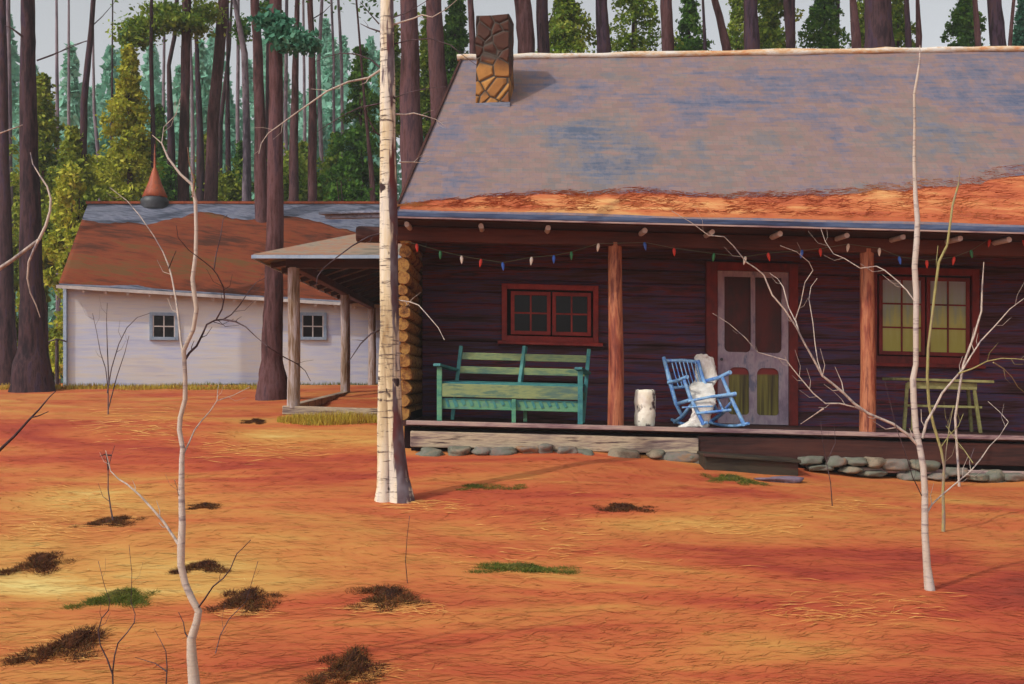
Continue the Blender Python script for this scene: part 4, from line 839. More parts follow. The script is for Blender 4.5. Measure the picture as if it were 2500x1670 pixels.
def pine(pts, d, mat, label, crown=None, cmat='lfdark', branches=(), group=PINES, base=True, flare=1.0, hi=None):
    """pts: (u, v, half width px) from bottom to top of the frame; the trunk goes on above it to its crown"""
    B = P(pts[0][0], pts[0][1], d); gz = G(B.x, d); t = thing('pine_tree', (B.x, d, gz), label, 'pine tree', group)
    s = d / FPX; c = [P(u, v, d) for u, v, r in pts]; r = [q[2] * s for q in pts]
    if base: c = [Vector((c[0].x, d, gz - .3))] + c; r = [r[0] * 1.02 * flare] + r
    top = c[-1] + (c[-1] - c[-2]).normalized() * 1.0; top.y = d; ztop = hi or (c[-1].z + 9 + r[-1] * 14); k = (ztop - c[-1].z)
    lean = (c[-1].x - c[-2].x) / max(.1, c[-1].z - c[-2].z); c.append(Vector((c[-1].x + lean * k * .4, d, c[-1].z + k * .5))); r.append(r[-1] * .7); c.append(Vector((c[-1].x, d, ztop))); r.append(.02)
    # subdivide for a less ruled outline
    cc2, rr2 = [], []
    for i in range(len(c) - 1):
        for j in range(6): f = j / 6; q = c[i].lerp(c[i + 1], f); o = .12 * (r[i]); q.x += o * noise.noise((q.z * .8, d, q.x)) * (i > 0 or j > 2); cc2.append(q); rr2.append(r[i] + (r[i + 1] - r[i]) * f)
    cc2.append(c[-1]); rr2.append(r[-1]); mb = MB(); mb.tube(cc2, rr2, 14 if r[0] > .15 else 8, rough=.12); mb.build('trunk', M[mat], t)
    xt, zt = c[-1].x, ztop; n = int(120 + 20 * k); z0 = c[-3].z + 2.6
    zz = rng.uniform(z0, zt, n); rad = 2.2 * (1 - (zz - z0) / (zt - z0 + .1)) ** .6 * rng.uniform(.1, 1, n); a = rng.uniform(0, 6.28, n)
    C = np.stack([xt + rad * np.cos(a), d + rad * np.sin(a), zz], 1); V = [leafquads(np.repeat(C, 6, 0) + rng.normal(0, .25, (len(C) * 6, 3)), .09)]
    if crown:
        C = clumps([(P(u, v, d + dd)[:], (ru * s, ru * s * .7, rv * s), nn) for (u, v, ru, rv, dd, nn) in crown], .1); V.append(leafquads(C, .075))
    quads_obj('crown', np.concatenate(V), M[cmat], t)
    for br in branches:
        mb = MB(); q = [P(u, v, d + dd) for (u, v, dd) in br[0]]; m_ = len(q); mb.tube(q, [br[1] * (1 - .8 * i / (m_ - 1)) for i in range(m_)], 6); mb.build('branch', M['twigd'], t)
    return t
# trees whose feet stand in view, left to right
pine([(18, 872, 22), (16, 700, 17), (10, 400, 12), (6, 0, 8)], 25, 'bark', 'dark slim pine cut by the left edge of the picture', flare=1.2)
pine([(80, 925, 50), (80, 860, 36), (76, 700, 28), (72, 400, 22), (68, 150, 18), (66, 0, 16)], 22, 'bark', 'thick dark pine with flared foot left of the white barn', flare=1.15, branches=[([(56, 90, -.1), (30, 70, -.3), (12, 62, -.4)], .025), ([(90, 148, 0), (150, 125, .2), (212, 100, .3)], .018)])
pine([(665, 942, 38), (664, 880, 27), (668, 750, 23), (672, 500, 20), (674, 300, 18), (673, 110, 16), (674, 0, 15)], 19.6, 'barkred', 'dark brown pine standing in front of the barn beside the side porch', flare=1.15, cmat='lfteal',
     crown=[(665, 55, 34, 24, -.3, 200), (690, 85, 38, 26, -.4, 260), (728, 104, 40, 22, -.5, 260), (752, 112, 26, 12, -.5, 120), (650, 50, 26, 10, -.2, 110), (700, 112, 24, 12, -.4, 100)])
BR = [
 ([(535, 600, 8), (538, 300, 6), (560, 120, 4), (566, 0, 3)], 41, 'bark', 'thin black stem crossing behind the strong leaning pine', []),
 ([(585, 600, 6), (580, 300, 5), (582, 0, 3.5)], 43, 'barkpale', 'faint mauve stem left of the bending grey green pine', []),
 ([(472, 600, 6), (470, 300, 5), (466, 120, 3)], 40, 'barkpale', 'thin mauve stem right of the mauve brown bough pine', []),
 ([(402, 600, 5), (398, 320, 4), (402, 0, 3)], 44, 'barkpale', 'hair thin far stem just right of the cupola spire', []),
 ([(655, 600, 6), (652, 300, 5), (655, 0, 4)], 39, 'bark', 'thin dark stem between the stout mauve pine and the barn pine', []),
 ([(700, 600, 6), (697, 300, 5), (700, 0, 4)], 41, 'barkpale', 'pale thin stem just right of the barn pine', []),
 ([(742, 600, 5), (744, 300, 4), (741, 60, 3)], 44, 'barkpale', 'faint stem between the two brown pines right of the barn pine', []),
 ([(272, 560, 4), (273, 300, 4), (274, 160, 2)], 37, 'bark', 'short dark snag left of the yellow green spruce', []),
 ([(142, 600, 6), (140, 300, 5), (138, 0, 3)], 44, 'barkpale', 'faint mauve stem right of the thick left pine', []),
 ([(200, 620, 11), (202, 400, 9), (205, 250, 9), (222, 80, 7), (228, 0, 6)], 29, 'bark', 'leaning slim dark pine left of the yellow green spruce', [([(218, 70, 0), (250, 40, .2), (285, 0, .3)], .02), ([(212, 100, 0), (172, 112, .2), (130, 135, .2), (95, 148, .2)], .016)]),
 ([(250, 600, 7), (242, 400, 5), (230, 270, 4), (228, 150, 3)], 34, 'barkpale', 'thin mauve stem just right of the leaning slim pine', []),
 ([(170, 500, 4), (168, 300, 4), (168, 0, 2.5)], 42, 'barkpale', 'faint hair thin far stem over the left pale gap', []),
 ([(374, 560, 7), (375, 350, 6), (369, 150, 5), (370, 0, 4)], 30, 'bark', 'thin dark pine directly behind the barn cupola', []),
 ([(420, 600, 14), (418, 330, 9), (412, 160, 5), (426, 90, 5), (432, 0, 5)], 33, 'bark', 'dark crooked stem just right of the barn cupola', []),
 ([(448, 600, 16), (448, 400, 13), (453, 200, 11), (456, 0, 11)], 31, 'barkred', 'mauve brown pine behind the long green bough', []),
 ([(492, 600, 14), (488, 320, 8), (482, 170, 6), (478, 60, 4)], 35, 'bark', 'slender dark pine between the two mauve pines right of the cupola', []),
 ([(512, 600, 18), (520, 300, 14), (535, 130, 13), (545, 0, 13)], 32, 'barkred', 'strong mauve pine leaning right behind the middle of the barn roof', []),
 ([(560, 600, 8), (556, 300, 6), (556, 120, 4), (556, 0, 3)], 38, 'bark', 'thin dark stem close right of the strong leaning pine', []),
 ([(604, 600, 13), (602, 300, 9), (597, 130, 8), (580, 40, 6), (572, 0, 5)], 33, 'barkpale', 'grey green pine bending left at the top behind the barn', []),
 ([(640, 600, 19), (635, 300, 14), (628, 100, 11), (622, 0, 11)], 28, 'barkred', 'stout mauve pine close left of the dark pine before the barn', []),
 ([(716, 600, 14), (718, 300, 10), (723, 100, 7), (726, 0, 6)], 32, 'barkred', 'brown pine close right of the dark pine before the barn', []),
 ([(762, 600, 13), (763, 300, 10), (762, 120, 8), (757, 0, 7)], 30, 'barkred', 'brown pine midway between the dark pine and the big birch', [([(757, 50, 0), (790, 30, .1), (815, 5, .2)], .02)]),
 ([(785, 400, 5), (778, 150, 5), (786, 0, 4)], 40, 'barkpale', 'pale pink thin stem right of the brown midway pine', []),
 ([(816, 500, 4), (815, 150, 3), (809, 0, 3)], 42, 'barkpale', 'faint thin stem crossed by a birch branch in the pale gap', []),
 ([(838, 500, 4), (834, 150, 4), (826, 0, 3)], 44, 'barkpale', 'faint pink stem just left of the big birch top', []),
 ([(925, 700, 9), (905, 400, 6), (898, 330, 4), (890, 250, 3)], 31, 'barkred', 'young leaning brown trunk close behind the big birch', []),
 ([(1012, 600, 34), (1008, 400, 29), (1001, 200, 24), (998, 0, 20)], 24, 'barkred', 'thick mauve pine right behind the big birch trunk', []),
 ([(1082, 500, 26), (1072, 250, 22), (1064, 80, 20), (1060, 0, 19)], 25, 'barkred', 'second thick mauve pine beside the left slope of the cabin roof', []),
 ([(1156, 400, 9), (1154, 100, 8), (1148, 0, 7)], 30, 'barkred', 'slim pine close left of the stone chimney', []),
 ([(1290, 300, 25), (1286, 100, 21), (1276, 0, 21)], 26, 'barkred', 'thick mauve pine right behind the stone chimney', []),
 ([(1328, 300, 17), (1326, 100, 15), (1323, 0, 14)], 27, 'bark', 'second trunk right of the stone chimney, dark and straight', [([(1338, 60, 0), (1350, 30, 0), (1364, 5, .1)], .016)]),
 ([(1478, 300, 20), (1474, 110, 17), (1468, 0, 14)], 26, 'bark', 'lone dark trunk over the roof left of the loose green trees', []),
 ([(1553, 300, 6), (1551, 100, 5), (1550, 0, 4)], 36, 'barkred', 'thin brown stem inside the loose green foliage over the roof', []),
 ([(1632, 300, 17), (1630, 100, 15), (1627, 0, 14)], 27, 'barkred', 'straight brown trunk over the middle of the cabin roof', []),
 ([(1723, 300, 5), (1721, 100, 4.5), (1716, 0, 3)], 33, 'bark', 'very thin black stem in the pale gap over the roof', []),
 ([(1800, 300, 14), (1772, 110, 11), (1757, 40, 9), (1745, 0, 8)], 29, 'barkred', 'brown trunk leaning left above the cabin door', []),
 ([(1838, 300, 21), (1836, 110, 19), (1832, 0, 16)], 25, 'bark', 'thick blackish trunk right of the left leaning brown one', []),
 ([(1878, 300, 5), (1876, 0, 4)], 38, 'barkred', 'thin reddish stem between the two dark trunks over the door', []),
 ([(1932, 300, 13), (1930, 110, 12), (1927, 0, 14)], 28, 'bark', 'dark trunk edged by green foliage left of the wide pale gap', []),
 ([(2044, 300, 5), (2043, 100, 4.5), (2046, 0, 5)], 34, 'bark', 'thin dark stem left of the massive trunk pair', []),
 ([(2098, 300, 14), (2091, 110, 12), (2083, 0, 8)], 29, 'barkred', 'mauve trunk close left of the widest trunk over the roof', []),
 ([(2152, 300, 42), (2147, 125, 36), (2142, 40, 31), (2140, 0, 30)], 23, 'bark', 'widest dark trunk of all over the right roof', []),
 ([(2222, 300, 10), (2218, 100, 8), (2213, 0, 6)], 30, 'bark', 'narrow black trunk first right of the widest trunk', []),
 ([(2240, 300, 7), (2243, 90, 8), (2240, 0, 4.5)], 31, 'barkred', 'narrow red brown trunk second right of the widest trunk', []),
 ([(2396, 300, 11), (2388, 100, 8), (2380, 0, 6)], 31, 'barkred', 'mauve slim trunk in the green bush left of the black trunk', []),
 ([(2445, 300, 22), (2436, 115, 19), (2428, 0, 16)], 26, 'bark', 'thick black trunk near the top right corner', []),
 ([(2458, 300, 6), (2466, 100, 5), (2475, 0, 4)], 32, 'barkred', 'thin trunk leaning right in the top right corner', []),
 ([(25, 860, 9), (24, 500, 8), (22, 250, 7), (20, 0, 5)], 33, 'barkpale', 'mauve grey trunk between the two dark pines at the left edge', []),
]
for q in BR:
    crown = [(360, 62, 60, 20, -.5, 520), (330, 88, 50, 22, -.6, 300), (425, 52, 50, 18, -.4, 500), (400, 25, 45, 18, 0, 340), (475, 62, 40, 26, .2, 400), (500, 30, 40, 24, .4, 340), (345, 105, 22, 10, -.5, 90)] if 'long green bough' in q[3] else \
            [(590, 75, 20, 28, .5, 240), (655, 20, 26, 18, .3, 200)] if 'bending left' in q[3] else None
    pine(q[0], q[1], q[2], q[3], crown=crown, cmat='lfmid' if 'bough' in q[3] else 'lfdark', branches=q[4])
# conifers
for a in [
 (315, 118, 105, 30, 'lfyel', 'tall yellow green spruce left of the barn cupola', 9000, .13),
 (105, 185, 110, 31, 'lfolive', 'olive conifer between the thick pine and the leaning slim pine', 6500, .14),
 (180, 315, 110, 29, 'lfolive', 'short olive conifer directly left of the barn roof', 6000, .13),
 (388, 260, 50, 36, 'lfdark', 'dark narrow conifer behind the barn cupola', 3600, .14),
 (505, 330, 70, 38, 'lfolive', 'olive conifer behind the middle of the barn roof', 3600, .15),
 (590, 350, 70, 37, 'lfdark', 'dark green conifer left of the stout mauve pine', 3600, .15),
 (740, 350, 75, 38, 'lfolive', 'low olive conifer between the brown pines right of the barn pine', 3600, .15),
 (880, 120, 110, 33, 'lfdark', 'large dark evergreen directly left of the big birch', 9000, .14),
 (820, 330, 90, 35, 'lfmid', 'smaller green conifer before the large dark evergreen', 4500, .14),
 (960, 60, 70, 36, 'lfmid', 'green conifer hidden behind the big birch', 4000, .15),
 (1045, 20, 70, 34, 'lfmid', 'light green conifer between the two thick mauve pines', 5500, .14),
 (1110, -30, 90, 33, 'lfdark', 'green conifer filling the gap left of the chimney', 6500, .14),
 (1385, -70, 150, 31, 'lfmid', 'cone shaped green spruce over the roof right of the chimney', 9500, .13),
 (1545, -90, 170, 34, 'lfmid', 'loose green tree with pale gaps over the roof', 6000, .13),
 (1682, -20, 140, 34, 'lfdark', 'small rounded evergreen right of the straight brown trunk', 6500, .13),
 (1872, -120, 140, 32, 'lfmid', 'full olive green conifer above the right side of the door', 9500, .13),
 (1800, -60, 70, 36, 'lfmid', 'thin loose conifer behind the leaning brown trunk', 3200, .13),
 (2012, -60, 130, 33, 'lfdark', 'dark green conifer in front of the wide pale gap', 6500, .13),
 (2110, -80, 70, 34, 'lfmid', 'green conifer squeezed between the trunks left of the widest one', 4000, .13),
 (2192, -30, 90, 32, 'lfmid', 'bright green conifer tucked right of the widest trunk', 4500, .13),
 (2355, -20, 150, 32, 'lfdark', 'spreading green conifer near the top right corner', 7500, .13),
 (2495, -10, 60, 36, 'lfteal', 'pale teal conifer at the right edge above the roof', 3000, .15),
 (30, 430, 110, 34, 'lfolive', 'low olive conifer behind the pines at the left edge', 4500, .15)]:
    conifer('conifer', a[0], a[1], a[2] * (.62 if a[0] > 950 else 1.9), a[3], a[4], a[5], a[6], a[7], vbase=(320 if a[0] > 950 else 640))
shrub(165, 420, 900, 62, 27.5, 'lfyel', 'bright yellow green shrub growing against the barn left corner', 7000, .14)
shrub(110, 560, 900, 70, 29, 'lfolive', 'olive shrub behind the thick pine at the left', 6000, .15)
shrub(240, 400, 640, 95, 31, 'lfyel', 'yellow shrub behind the left end of the barn roof', 4800, .14)
shrub(10, 560, 900, 80, 30, 'lfolive', 'olive shrub behind the slim pine at the left edge', 5000, .15)
shrub(400, 430, 640, 90, 33, 'lfdark', 'dark green shrub behind the barn roof right of the cupola', 3000, .15)
shrub(540, 440, 640, 90, 34, 'lfolive', 'olive shrub behind the barn ridge middle', 3000, .15)
shrub(720, 400, 640, 110, 34, 'lfmid', 'green shrub behind the barn ridge beside the pines', 4000, .15)
shrub(860, 400, 640, 90, 32, 'lfdark', 'dark green shrub behind the barn ridge beside the birch', 4000, .15)
# the far wood
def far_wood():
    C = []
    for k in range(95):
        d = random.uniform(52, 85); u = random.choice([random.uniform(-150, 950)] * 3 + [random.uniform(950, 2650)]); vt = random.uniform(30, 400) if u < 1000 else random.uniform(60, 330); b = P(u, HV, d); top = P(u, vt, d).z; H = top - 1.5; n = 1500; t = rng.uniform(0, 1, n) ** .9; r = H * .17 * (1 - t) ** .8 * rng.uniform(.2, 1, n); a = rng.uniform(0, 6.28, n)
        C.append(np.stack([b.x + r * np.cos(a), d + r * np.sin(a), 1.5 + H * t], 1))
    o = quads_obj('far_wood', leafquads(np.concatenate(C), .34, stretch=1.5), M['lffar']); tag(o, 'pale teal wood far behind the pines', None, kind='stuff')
far_wood()

# ------------------------------------------------------------------ birches and saplings in the yard
def ptube(pts, d, n=8, rough=.05, sub=3):
    c = []; r = []
    for (a, b) in zip(pts, pts[1:]):
        for k in range(sub):
            f = k / sub; dd = [d + (q[3] if len(q) > 3 else 0) for q in (a, b)]; c.append(P(a[0] + (b[0] - a[0]) * f, a[1] + (b[1] - a[1]) * f, dd[0] + (dd[1] - dd[0]) * f)); r.append((a[2] + (b[2] - a[2]) * f) * (.74 if n == 6 else 1) / FPX * d)
    q = pts[-1]; c.append(P(q[0], q[1], d + (q[3] if len(q) > 3 else 0))); r.append(q[2] / FPX * d)
    mb = MB(); mb.tube(c, r, n, rough=rough)
    if n == 6:
        for k in range(2, len(c) - 1):
            if random.random() < .16:
                t = (c[k + 1] - c[k - 1]).normalized(); sd_ = t.cross(Vector((0, 1, 0))).normalized() * random.choice((-1, 1)); ln = random.uniform(.05, .16) * d / 8; a = c[k]; q1 = a + (t * .7 + sd_ * .7 + Vector((0, random.uniform(-.5, .5), 0))) * ln * .5; q2 = q1 + (t + sd_ * .3 + Vector((0, 0, .3))) * ln * .6
                mb.tube([a, q1, q2], [r[k] * .5, r[k] * .35, r[k] * .12 + .0004], 5)
    return mb
def taper(pl, w0, w1=1.0, dz0=0, dz1=0):
    n = len(pl) - 1; return [(u, v, w0 + (w1 - w0) * i / n, dz0 + (dz1 - dz0) * i / n) for i, (u, v) in enumerate(pl)]
BD = 11.5; bb = hit(968, 1222); BD = bb.y
big = thing('birch_tree', (bb.x, BD, G(bb.x, BD)), 'big white birch trunk with forked foot standing before the cabin corner', 'birch tree')
def origin(o, loc):
    l = Vector(loc) - wloc(o)
    for v in o.data.vertices: v.co = v.co - l
    o.location = o.location + l
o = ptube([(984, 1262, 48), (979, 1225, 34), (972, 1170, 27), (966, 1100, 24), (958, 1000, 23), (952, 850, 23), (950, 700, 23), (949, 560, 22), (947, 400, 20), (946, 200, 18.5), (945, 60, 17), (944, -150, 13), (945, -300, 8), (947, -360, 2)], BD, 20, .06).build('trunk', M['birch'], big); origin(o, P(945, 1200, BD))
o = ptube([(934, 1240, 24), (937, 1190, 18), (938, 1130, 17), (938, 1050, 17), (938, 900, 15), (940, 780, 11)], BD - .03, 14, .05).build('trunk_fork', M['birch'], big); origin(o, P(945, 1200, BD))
for pl, w0, m in [([(930, 170), (900, 190), (850, 200), (800, 222), (760, 250), (720, 278), (690, 300), (655, 325), (638, 350), (632, 375)], 4.2, 'twigw'),
    ([(928, 165), (905, 145), (870, 132), (830, 130), (800, 138), (770, 150)], 3.0, 'twigd'), ([(930, 78), (900, 68), (880, 58)], 3.2, 'twigd'), ([(925, 58), (900, 30), (880, 5)], 2.4, 'twigd'),
    ([(930, 252), (880, 262), (840, 280), (800, 305), (770, 325)], 2.6, 'twigd'), ([(938, 337), (915, 322), (900, 290), (885, 262), (880, 240)], 2.6, 'twigd'),
    ([(958, 278), (990, 280), (1010, 276), (1040, 284), (1065, 292), (1082, 304)], 3.2, 'twigw'), ([(975, 396), (1010, 396), (1035, 398), (1050, 390)], 2.4, 'twigw'),
    ([(962, 42), (1000, 28), (1045, 0)], 2.4, 'twigd'), ([(1010, 45), (1030, 36), (1055, 42), (1090, 22), (1115, 0)], 3, 'twigw'), ([(960, 108), (1000, 98), (1050, 94), (1100, 110), (1130, 135), (1165, 160)], 2.4, 'twigd'),
    ([(930, 570), (900, 578), (860, 600), (820, 630), (790, 655), (775, 675), (771, 700)], 3.2, 'twigd'), ([(928, 806), (905, 815), (880, 840), (860, 870), (850, 885)], 3.4, 'twigd'),
    ([(972, 733), (1000, 737), (1022, 745), (1040, 765), (1070, 800), (1085, 830)], 2.4, 'twigw'), ([(960, 240), (1000, 225), (1050, 215), (1090, 212)], 2.0, 'twigd')]:
    if pl[0][0] == 1010: pl = [(960, 60)] + pl
    ptube(taper(pl, w0, .8, 0, random.uniform(-.8, .3)), BD, 6).build('branch', M[m], big)
# left young birch, its foot just below the frame
b0 = P(478, 1720, 5.7); LD_ = 5.7; lb = thing('birch_sapling', (b0.x, LD_, G(b0.x, LD_)), 'tall crooked birch sapling in the left foreground with many bare branches', 'birch sapling')
zz = lambda u, v: (u, v)
o = ptube([(480, 1760, 18), (474, 1670, 15), (468, 1600, 12.5), (467, 1562, 11), (480, 1520, 9.5), (485, 1492, 9), (470, 1465, 8.5), (452, 1425, 8.5), (442, 1380, 9), (442, 1338, 9.5), (445, 1280, 8.5), (443, 1200, 7.5), (444, 1120, 6.5), (446, 1095, 6), (438, 1050, 6), (440, 1020, 6), (452, 975, 6), (452, 920, 5.5), (450, 880, 5.5), (449, 856, 5.5), (458, 835, 5), (472, 805, 5), (480, 755, 5.5), (472, 700, 5.5), (470, 680, 5), (478, 620, 5), (479, 560, 4.5), (477, 490, 4.5), (468, 450, 3.5), (440, 425, 3), (410, 385, 2.6), (395, 350, 1.6), (372, 330, 1)], LD_, 12, .05).build('trunk', M['birchs'], lb)
for pl, w0, m in [([(447, 870), (440, 820), (436, 780), (430, 735), (420, 680), (412, 650), (398, 615), (375, 575), (340, 525), (310, 490), (268, 458)], 4.2, 'twigw'), ([(412, 655), (420, 635), (430, 612)], 2.4, 'twigd'),
    ([(452, 878), (462, 862), (480, 845), (495, 815), (505, 792), (525, 782), (545, 780), (565, 768), (585, 745), (605, 715), (625, 690), (648, 678)], 4.4, 'twigd'), ([(545, 780), (575, 785), (600, 798), (625, 822), (652, 845)], 3.4, 'twigd'), ([(652, 845), (690, 870), (725, 888), (745, 905), (758, 930)], 2.4, 'twigd'),
    ([(528, 780), (542, 755), (548, 725), (545, 700), (530, 670), (518, 655), (500, 640), (460, 610), (435, 580), (430, 550)], 2.8, 'twigd'), ([(522, 660), (528, 620), (538, 580), (545, 535), (555, 525)], 2.2, 'twigd'),
    ([(442, 1340), (425, 1312), (400, 1275), (370, 1240), (340, 1208), (310, 1182), (290, 1170), (270, 1150), (264, 1125), (258, 1100)], 5.5, 'twigw'),
    ([(448, 1108), (462, 1080), (475, 1050), (490, 1030), (512, 1005), (530, 978), (532, 950), (536, 925)], 3, 'twigw'), ([(532, 978), (570, 965), (610, 945)], 1.6, 'twigw'),
    ([(483, 1485), (500, 1462), (520, 1432), (545, 1412), (562, 1390), (578, 1352), (596, 1335), (612, 1318)], 3.2, 'twigd'), ([(464, 1565), (452, 1545), (448, 1520), (436, 1495)], 3, 'twigd'), ([(436, 1210), (432, 1190), (426, 1172)], 1.4, 'twigw'),
    ([(470, 480), (474, 440), (462, 400), (458, 360)], 2.2, 'twigw'), ([(395, 350), (400, 310), (430, 280), (440, 240)], 1.6, 'twigw')]:
    ptube(taper(pl, w0, .9, 0, random.uniform(-.5, .4)), LD_, 6).build('branch', M[m], lb)
# right young birch
b0 = hit(2270, 1440); RD = b0.y; rb = thing('birch_sapling', (b0.x, RD, G(b0.x, RD)), 'slender white birch sapling in the right foreground reaching over the roof', 'birch sapling')
ptube([(2275, 1465, 15), (2270, 1440, 13), (2263, 1380, 9.5), (2258, 1300, 8.5), (2258, 1200, 8), (2254, 1140, 7.5), (2245, 1090, 7.5), (2236, 1050, 7.5), (2231, 980, 7.5), (2229, 925, 7.5), (2236, 890, 6.5), (2236, 800, 6.5), (2237, 720, 7), (2233, 650, 7), (2238, 590, 7), (2240, 540, 6.5), (2235, 480, 5.5), (2232, 400, 4.5), (2233, 300, 3.2), (2232, 230, 3.2), (2240, 185, 3), (2245, 150, 2), (2246, 110, 1)], RD, 12, .04).build('trunk', M['birchs'], rb)
for pl, w0, m in [([(2246, 1092), (2215, 1060), (2180, 1035), (2120, 1010), (2085, 985), (2060, 960), (2030, 935), (2008, 918), (1985, 875), (1962, 835), (1945, 800), (1915, 755), (1885, 720), (1865, 672), (1845, 655), (1822, 640), (1790, 600), (1768, 578), (1730, 575), (1690, 545), (1640, 515)], 5.2, 'twigw'),
    ([(1950, 810), (1943, 785), (1940, 780), (1925, 750), (1912, 700), (1898, 680), (1880, 668)], 3, 'twigw'), ([(1942, 780), (1955, 740), (1965, 690), (1985, 660), (1975, 640), (1945, 615), (1905, 600)], 1.8, 'twigw'),
    ([(2008, 918), (1996, 880), (1990, 840), (1985, 790), (1975, 730), (1980, 700), (1995, 680)], 2, 'twigw'), ([(2120, 1010), (2090, 995), (2050, 985), (2015, 985), (1985, 960), (1960, 930), (1935, 900), (1920, 880), (1850, 860), (1820, 825), (1780, 790), (1740, 765)], 2.6, 'twigw'),
    ([(2010, 998), (1985, 1015), (1955, 1035)], 3, 'twigw'), ([(2252, 1070), (2262, 1030), (2280, 1000), (2300, 960), (2330, 925), (2352, 900), (2370, 870), (2395, 832), (2430, 795), (2465, 755), (2505, 725), (2560, 690)], 5, 'twigw'),
    ([(2340, 912), (2375, 900), (2410, 882), (2445, 875), (2480, 876), (2515, 880)], 3, 'twigy'), ([(2425, 885), (2450, 900), (2470, 920), (2485, 945), (2510, 965)], 2.6, 'twigy'), ([(2262, 1255), (2275, 1232), (2300, 1208), (2340, 1175), (2370, 1150), (2395, 1120), (2415, 1090), (2440, 1065), (2462, 1030), (2440, 1005), (2412, 980)], 3.2, 'twigw'),
    ([(2375, 1130), (2355, 1100), (2335, 1075), (2310, 1040)], 2, 'twigy'), ([(2250, 1210), (2238, 1185), (2228, 1165), (2215, 1120), (2190, 1050), (2175, 990), (2160, 930)], 1.8, 'twigd'), ([(2236, 740), (2215, 710), (2190, 685), (2160, 660), (2140, 650), (2100, 655), (2060, 630), (2035, 620), (2015, 590), (2003, 555)], 2.4, 'twigw')]:
    ptube(taper(pl, w0, .8, 0, random.uniform(-.5, .8)), RD, 6).build('branch', M[m], rb)
b0 = hit(2303, 1298); RD2 = b0.y; sb = thing('birch_sapling', (b0.x, RD2, G(b0.x, RD2)), 'thin yellowish sapling right behind the slender white birch', 'birch sapling')
ptube([(2303, 1310, 5), (2304, 1260, 4.4), (2302, 1200, 3.8), (2305, 1140, 3.4), (2298, 1100, 3.4), (2280, 1040, 3.6), (2268, 990, 3.8), (2264, 920, 3.8), (2266, 850, 3.5), (2276, 770, 3.3), (2284, 700, 3.6), (2292, 640, 3.4), (2312, 600, 3), (2318, 560, 3), (2326, 500, 2.8), (2340, 450, 2.4), (2344, 410, 1)], RD2, 8, .04).build('trunk', M['twigy'], sb)
for pl, w0 in [([(2304, 1180), (2310, 1100), (2318, 1040), (2328, 990)], 2.4), ([(2300, 620), (2285, 650), (2290, 600)], 1.6), ([(2298, 1090), (2320, 1060), (2340, 1040), (2352, 1010)], 1.8)]: ptube(taper(pl, w0, .8, 0, .2), RD2, 6).build('branch', M['twigy'], sb)
b0 = hit(2342, 1188); t = thing('birch_sapling', (b0.x, b0.y, G(b0.x, b0.y)), 'grey thin bare sapling growing close to the porch under the wide window', 'birch sapling')
ptube([(2342, 1195, 3.4), (2340, 1150, 3), (2336, 1090, 3), (2332, 1020, 3), (2342, 950, 3), (2352, 890, 3), (2378, 820, 2.6), (2396, 760, 2.4), (2398, 700, 2), (2402, 640, 1)], b0.y, 7, .03).build('trunk', M['twigw'], t)
# tree outside the left edge whose branches reach in
ob = Vector((P(-130, 0, 5.2).x, 5.2, 0)); ob.z = G(ob.x, ob.y); t = thing('birch_sapling', ob, 'bare birch mostly outside the left edge, its curved branches reaching in', 'birch sapling')
ptube([(-130, 1800, 20), (-125, 1300, 15), (-118, 900, 11), (-128, 500, 8), (-120, 100, 6)], 5.2, 10, .05).build('trunk', M['birchs'], t)
for pl, w0, m in [([(-120, 720), (-50, 680), (0, 655), (30, 635), (65, 608), (95, 585), (112, 550), (122, 515), (124, 485), (115, 455), (98, 430), (80, 400), (74, 372)], 6, 'twigw'), ([(95, 585), (82, 612), (70, 640), (67, 680), (74, 715), (88, 745), (98, 775)], 3.4, 'twigw'),
    ([(-120, 1210), (-50, 1145), (0, 1098), (35, 1065), (68, 1028), (95, 1000), (120, 970), (136, 955)], 5, 'twigd'), ([(75, 1020), (95, 1015), (118, 1005)], 1.8, 'twigd'), ([(-120, 380), (-40, 340), (20, 318), (55, 305)], 3, 'twigw')]:
    ptube(taper(pl, w0, 1, 0, .1), 5.2, 7).build('branch', M[m], t)
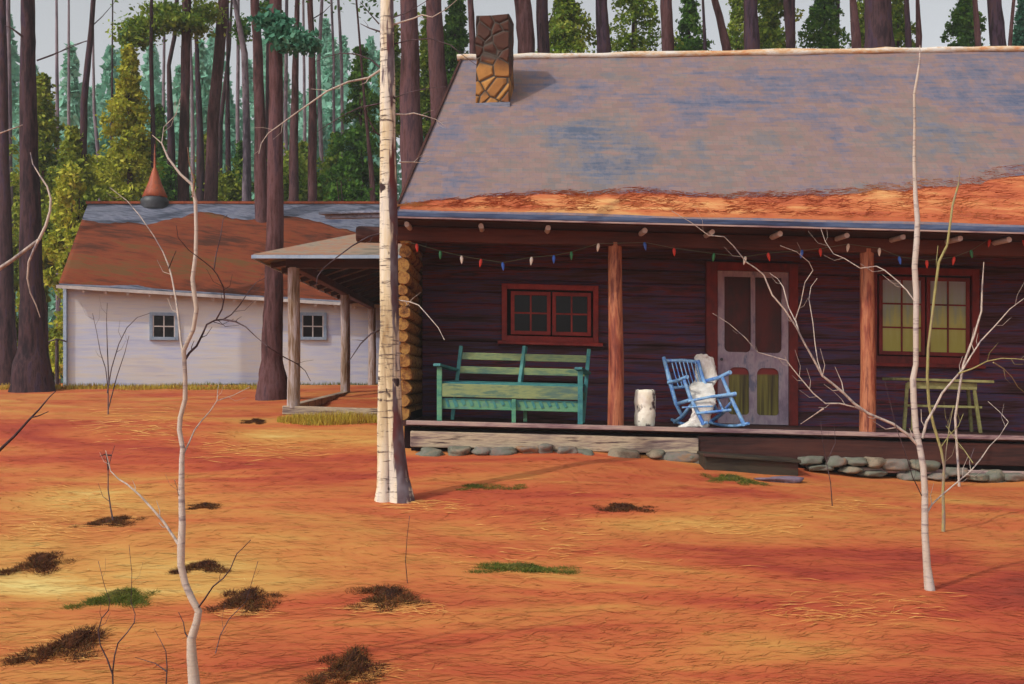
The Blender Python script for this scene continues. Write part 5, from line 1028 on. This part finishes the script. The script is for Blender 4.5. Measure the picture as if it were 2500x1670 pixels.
# small bare shrubs and twigs
def bare(base, lines, m, label, cat='bare shrub', w=2.2):
    b0 = hit(*base) if base[1] < 1668 else P(base[0], base[1], 5.9); d = b0.y; t = thing('bare_shrub', (b0.x, d, G(b0.x, d)), label, cat, 'small bare shrubs in the yard')
    for pl in lines: ptube(taper(pl, w, .7, 0, random.uniform(-.2, .2)), d, 6).build('stem', M[m], t)
bare((278, 1276), [[(278, 1280), (270, 1240), (264, 1195), (264, 1150), (270, 1120), (280, 1088)], [(264, 1148), (262, 1125), (258, 1105)], [(272, 1112), (255, 1110), (243, 1114)]], 'twigd', 'bent dark twig rising from a flat dark patch at the left', w=3)
bare((264, 1012), [[(264, 1014), (264, 950), (258, 900), (245, 860), (236, 810), (226, 765)], [(262, 960), (272, 900), (290, 840), (310, 800), (335, 775), (365, 765)], [(266, 940), (262, 850), (260, 780), (262, 740)], [(264, 1000), (285, 920), (305, 860), (315, 820)]], 'twigd', 'sparse dark shrub in front of the white barn wall')
bare((195, 870), [[(175, 872), (200, 850), (228, 826), (232, 790)]], 'twigd', 'single dark twig at the left end of the barn wall', w=2.4) if False else None
bare((272, 1700), [[(276, 1700), (275, 1640), (280, 1600), (288, 1570), (310, 1545), (328, 1520), (330, 1500), (320, 1470), (322, 1400), (315, 1330)], [(276, 1650), (262, 1610), (245, 1575), (240, 1540), (248, 1510), (265, 1490), (268, 1465), (255, 1430), (240, 1370)]], 'twigd', 'bare shrub rising from the bottom edge left of the birch sapling', w=3)
bare((404, 1700), [[(404, 1700), (408, 1630), (405, 1590), (390, 1560), (376, 1535)], [(408, 1640), (380, 1620), (330, 1605)]], 'twigd', 'low dark twig at the bottom edge beside the birch sapling', w=2.6)
bare((535, 1600), [[(525, 1600), (538, 1550), (560, 1510), (600, 1470), (612, 1430), (630, 1370)]], 'twigd', 'thin single stem right of the left birch sapling foot', w=1.8)
bare((995, 1425), [[(995, 1428), (990, 1370), (994, 1310), (1000, 1260)]], 'twigd', 'lone upright stem by the dark mound in the yard centre', w=1.5)
bare((2032, 1235), [[(2032, 1238), (2028, 1180), (2018, 1130), (2008, 1075), (2004, 1030)], [(2018, 1130), (2040, 1080), (2036, 1030)]], 'twigd', 'faint grey stem standing before the stones below the right post', w=1.8)

# ------------------------------------------------------------------ the air between us and the wood
mb = MB(); mb.box(-130, 130, -12, 110, -2.5, 48); hz = mb.build('haze', None); hm = bpy.data.materials.new('haze'); hm.use_nodes = True; nt = hm.node_tree; nt.nodes.clear()
ho = nt.nodes.new('ShaderNodeOutputMaterial'); vp = nt.nodes.new('ShaderNodeVolumePrincipled'); vp.inputs['Color'].default_value = (.86, .93, .93, 1); vp.inputs['Density'].default_value = .0014; vp.inputs['Anisotropy'].default_value = .2
nt.links.new(vp.outputs[0], ho.inputs['Volume']); hz.data.materials.append(hm); tag(hz, 'thin pale air between the yard and the far wood', None, kind='stuff')
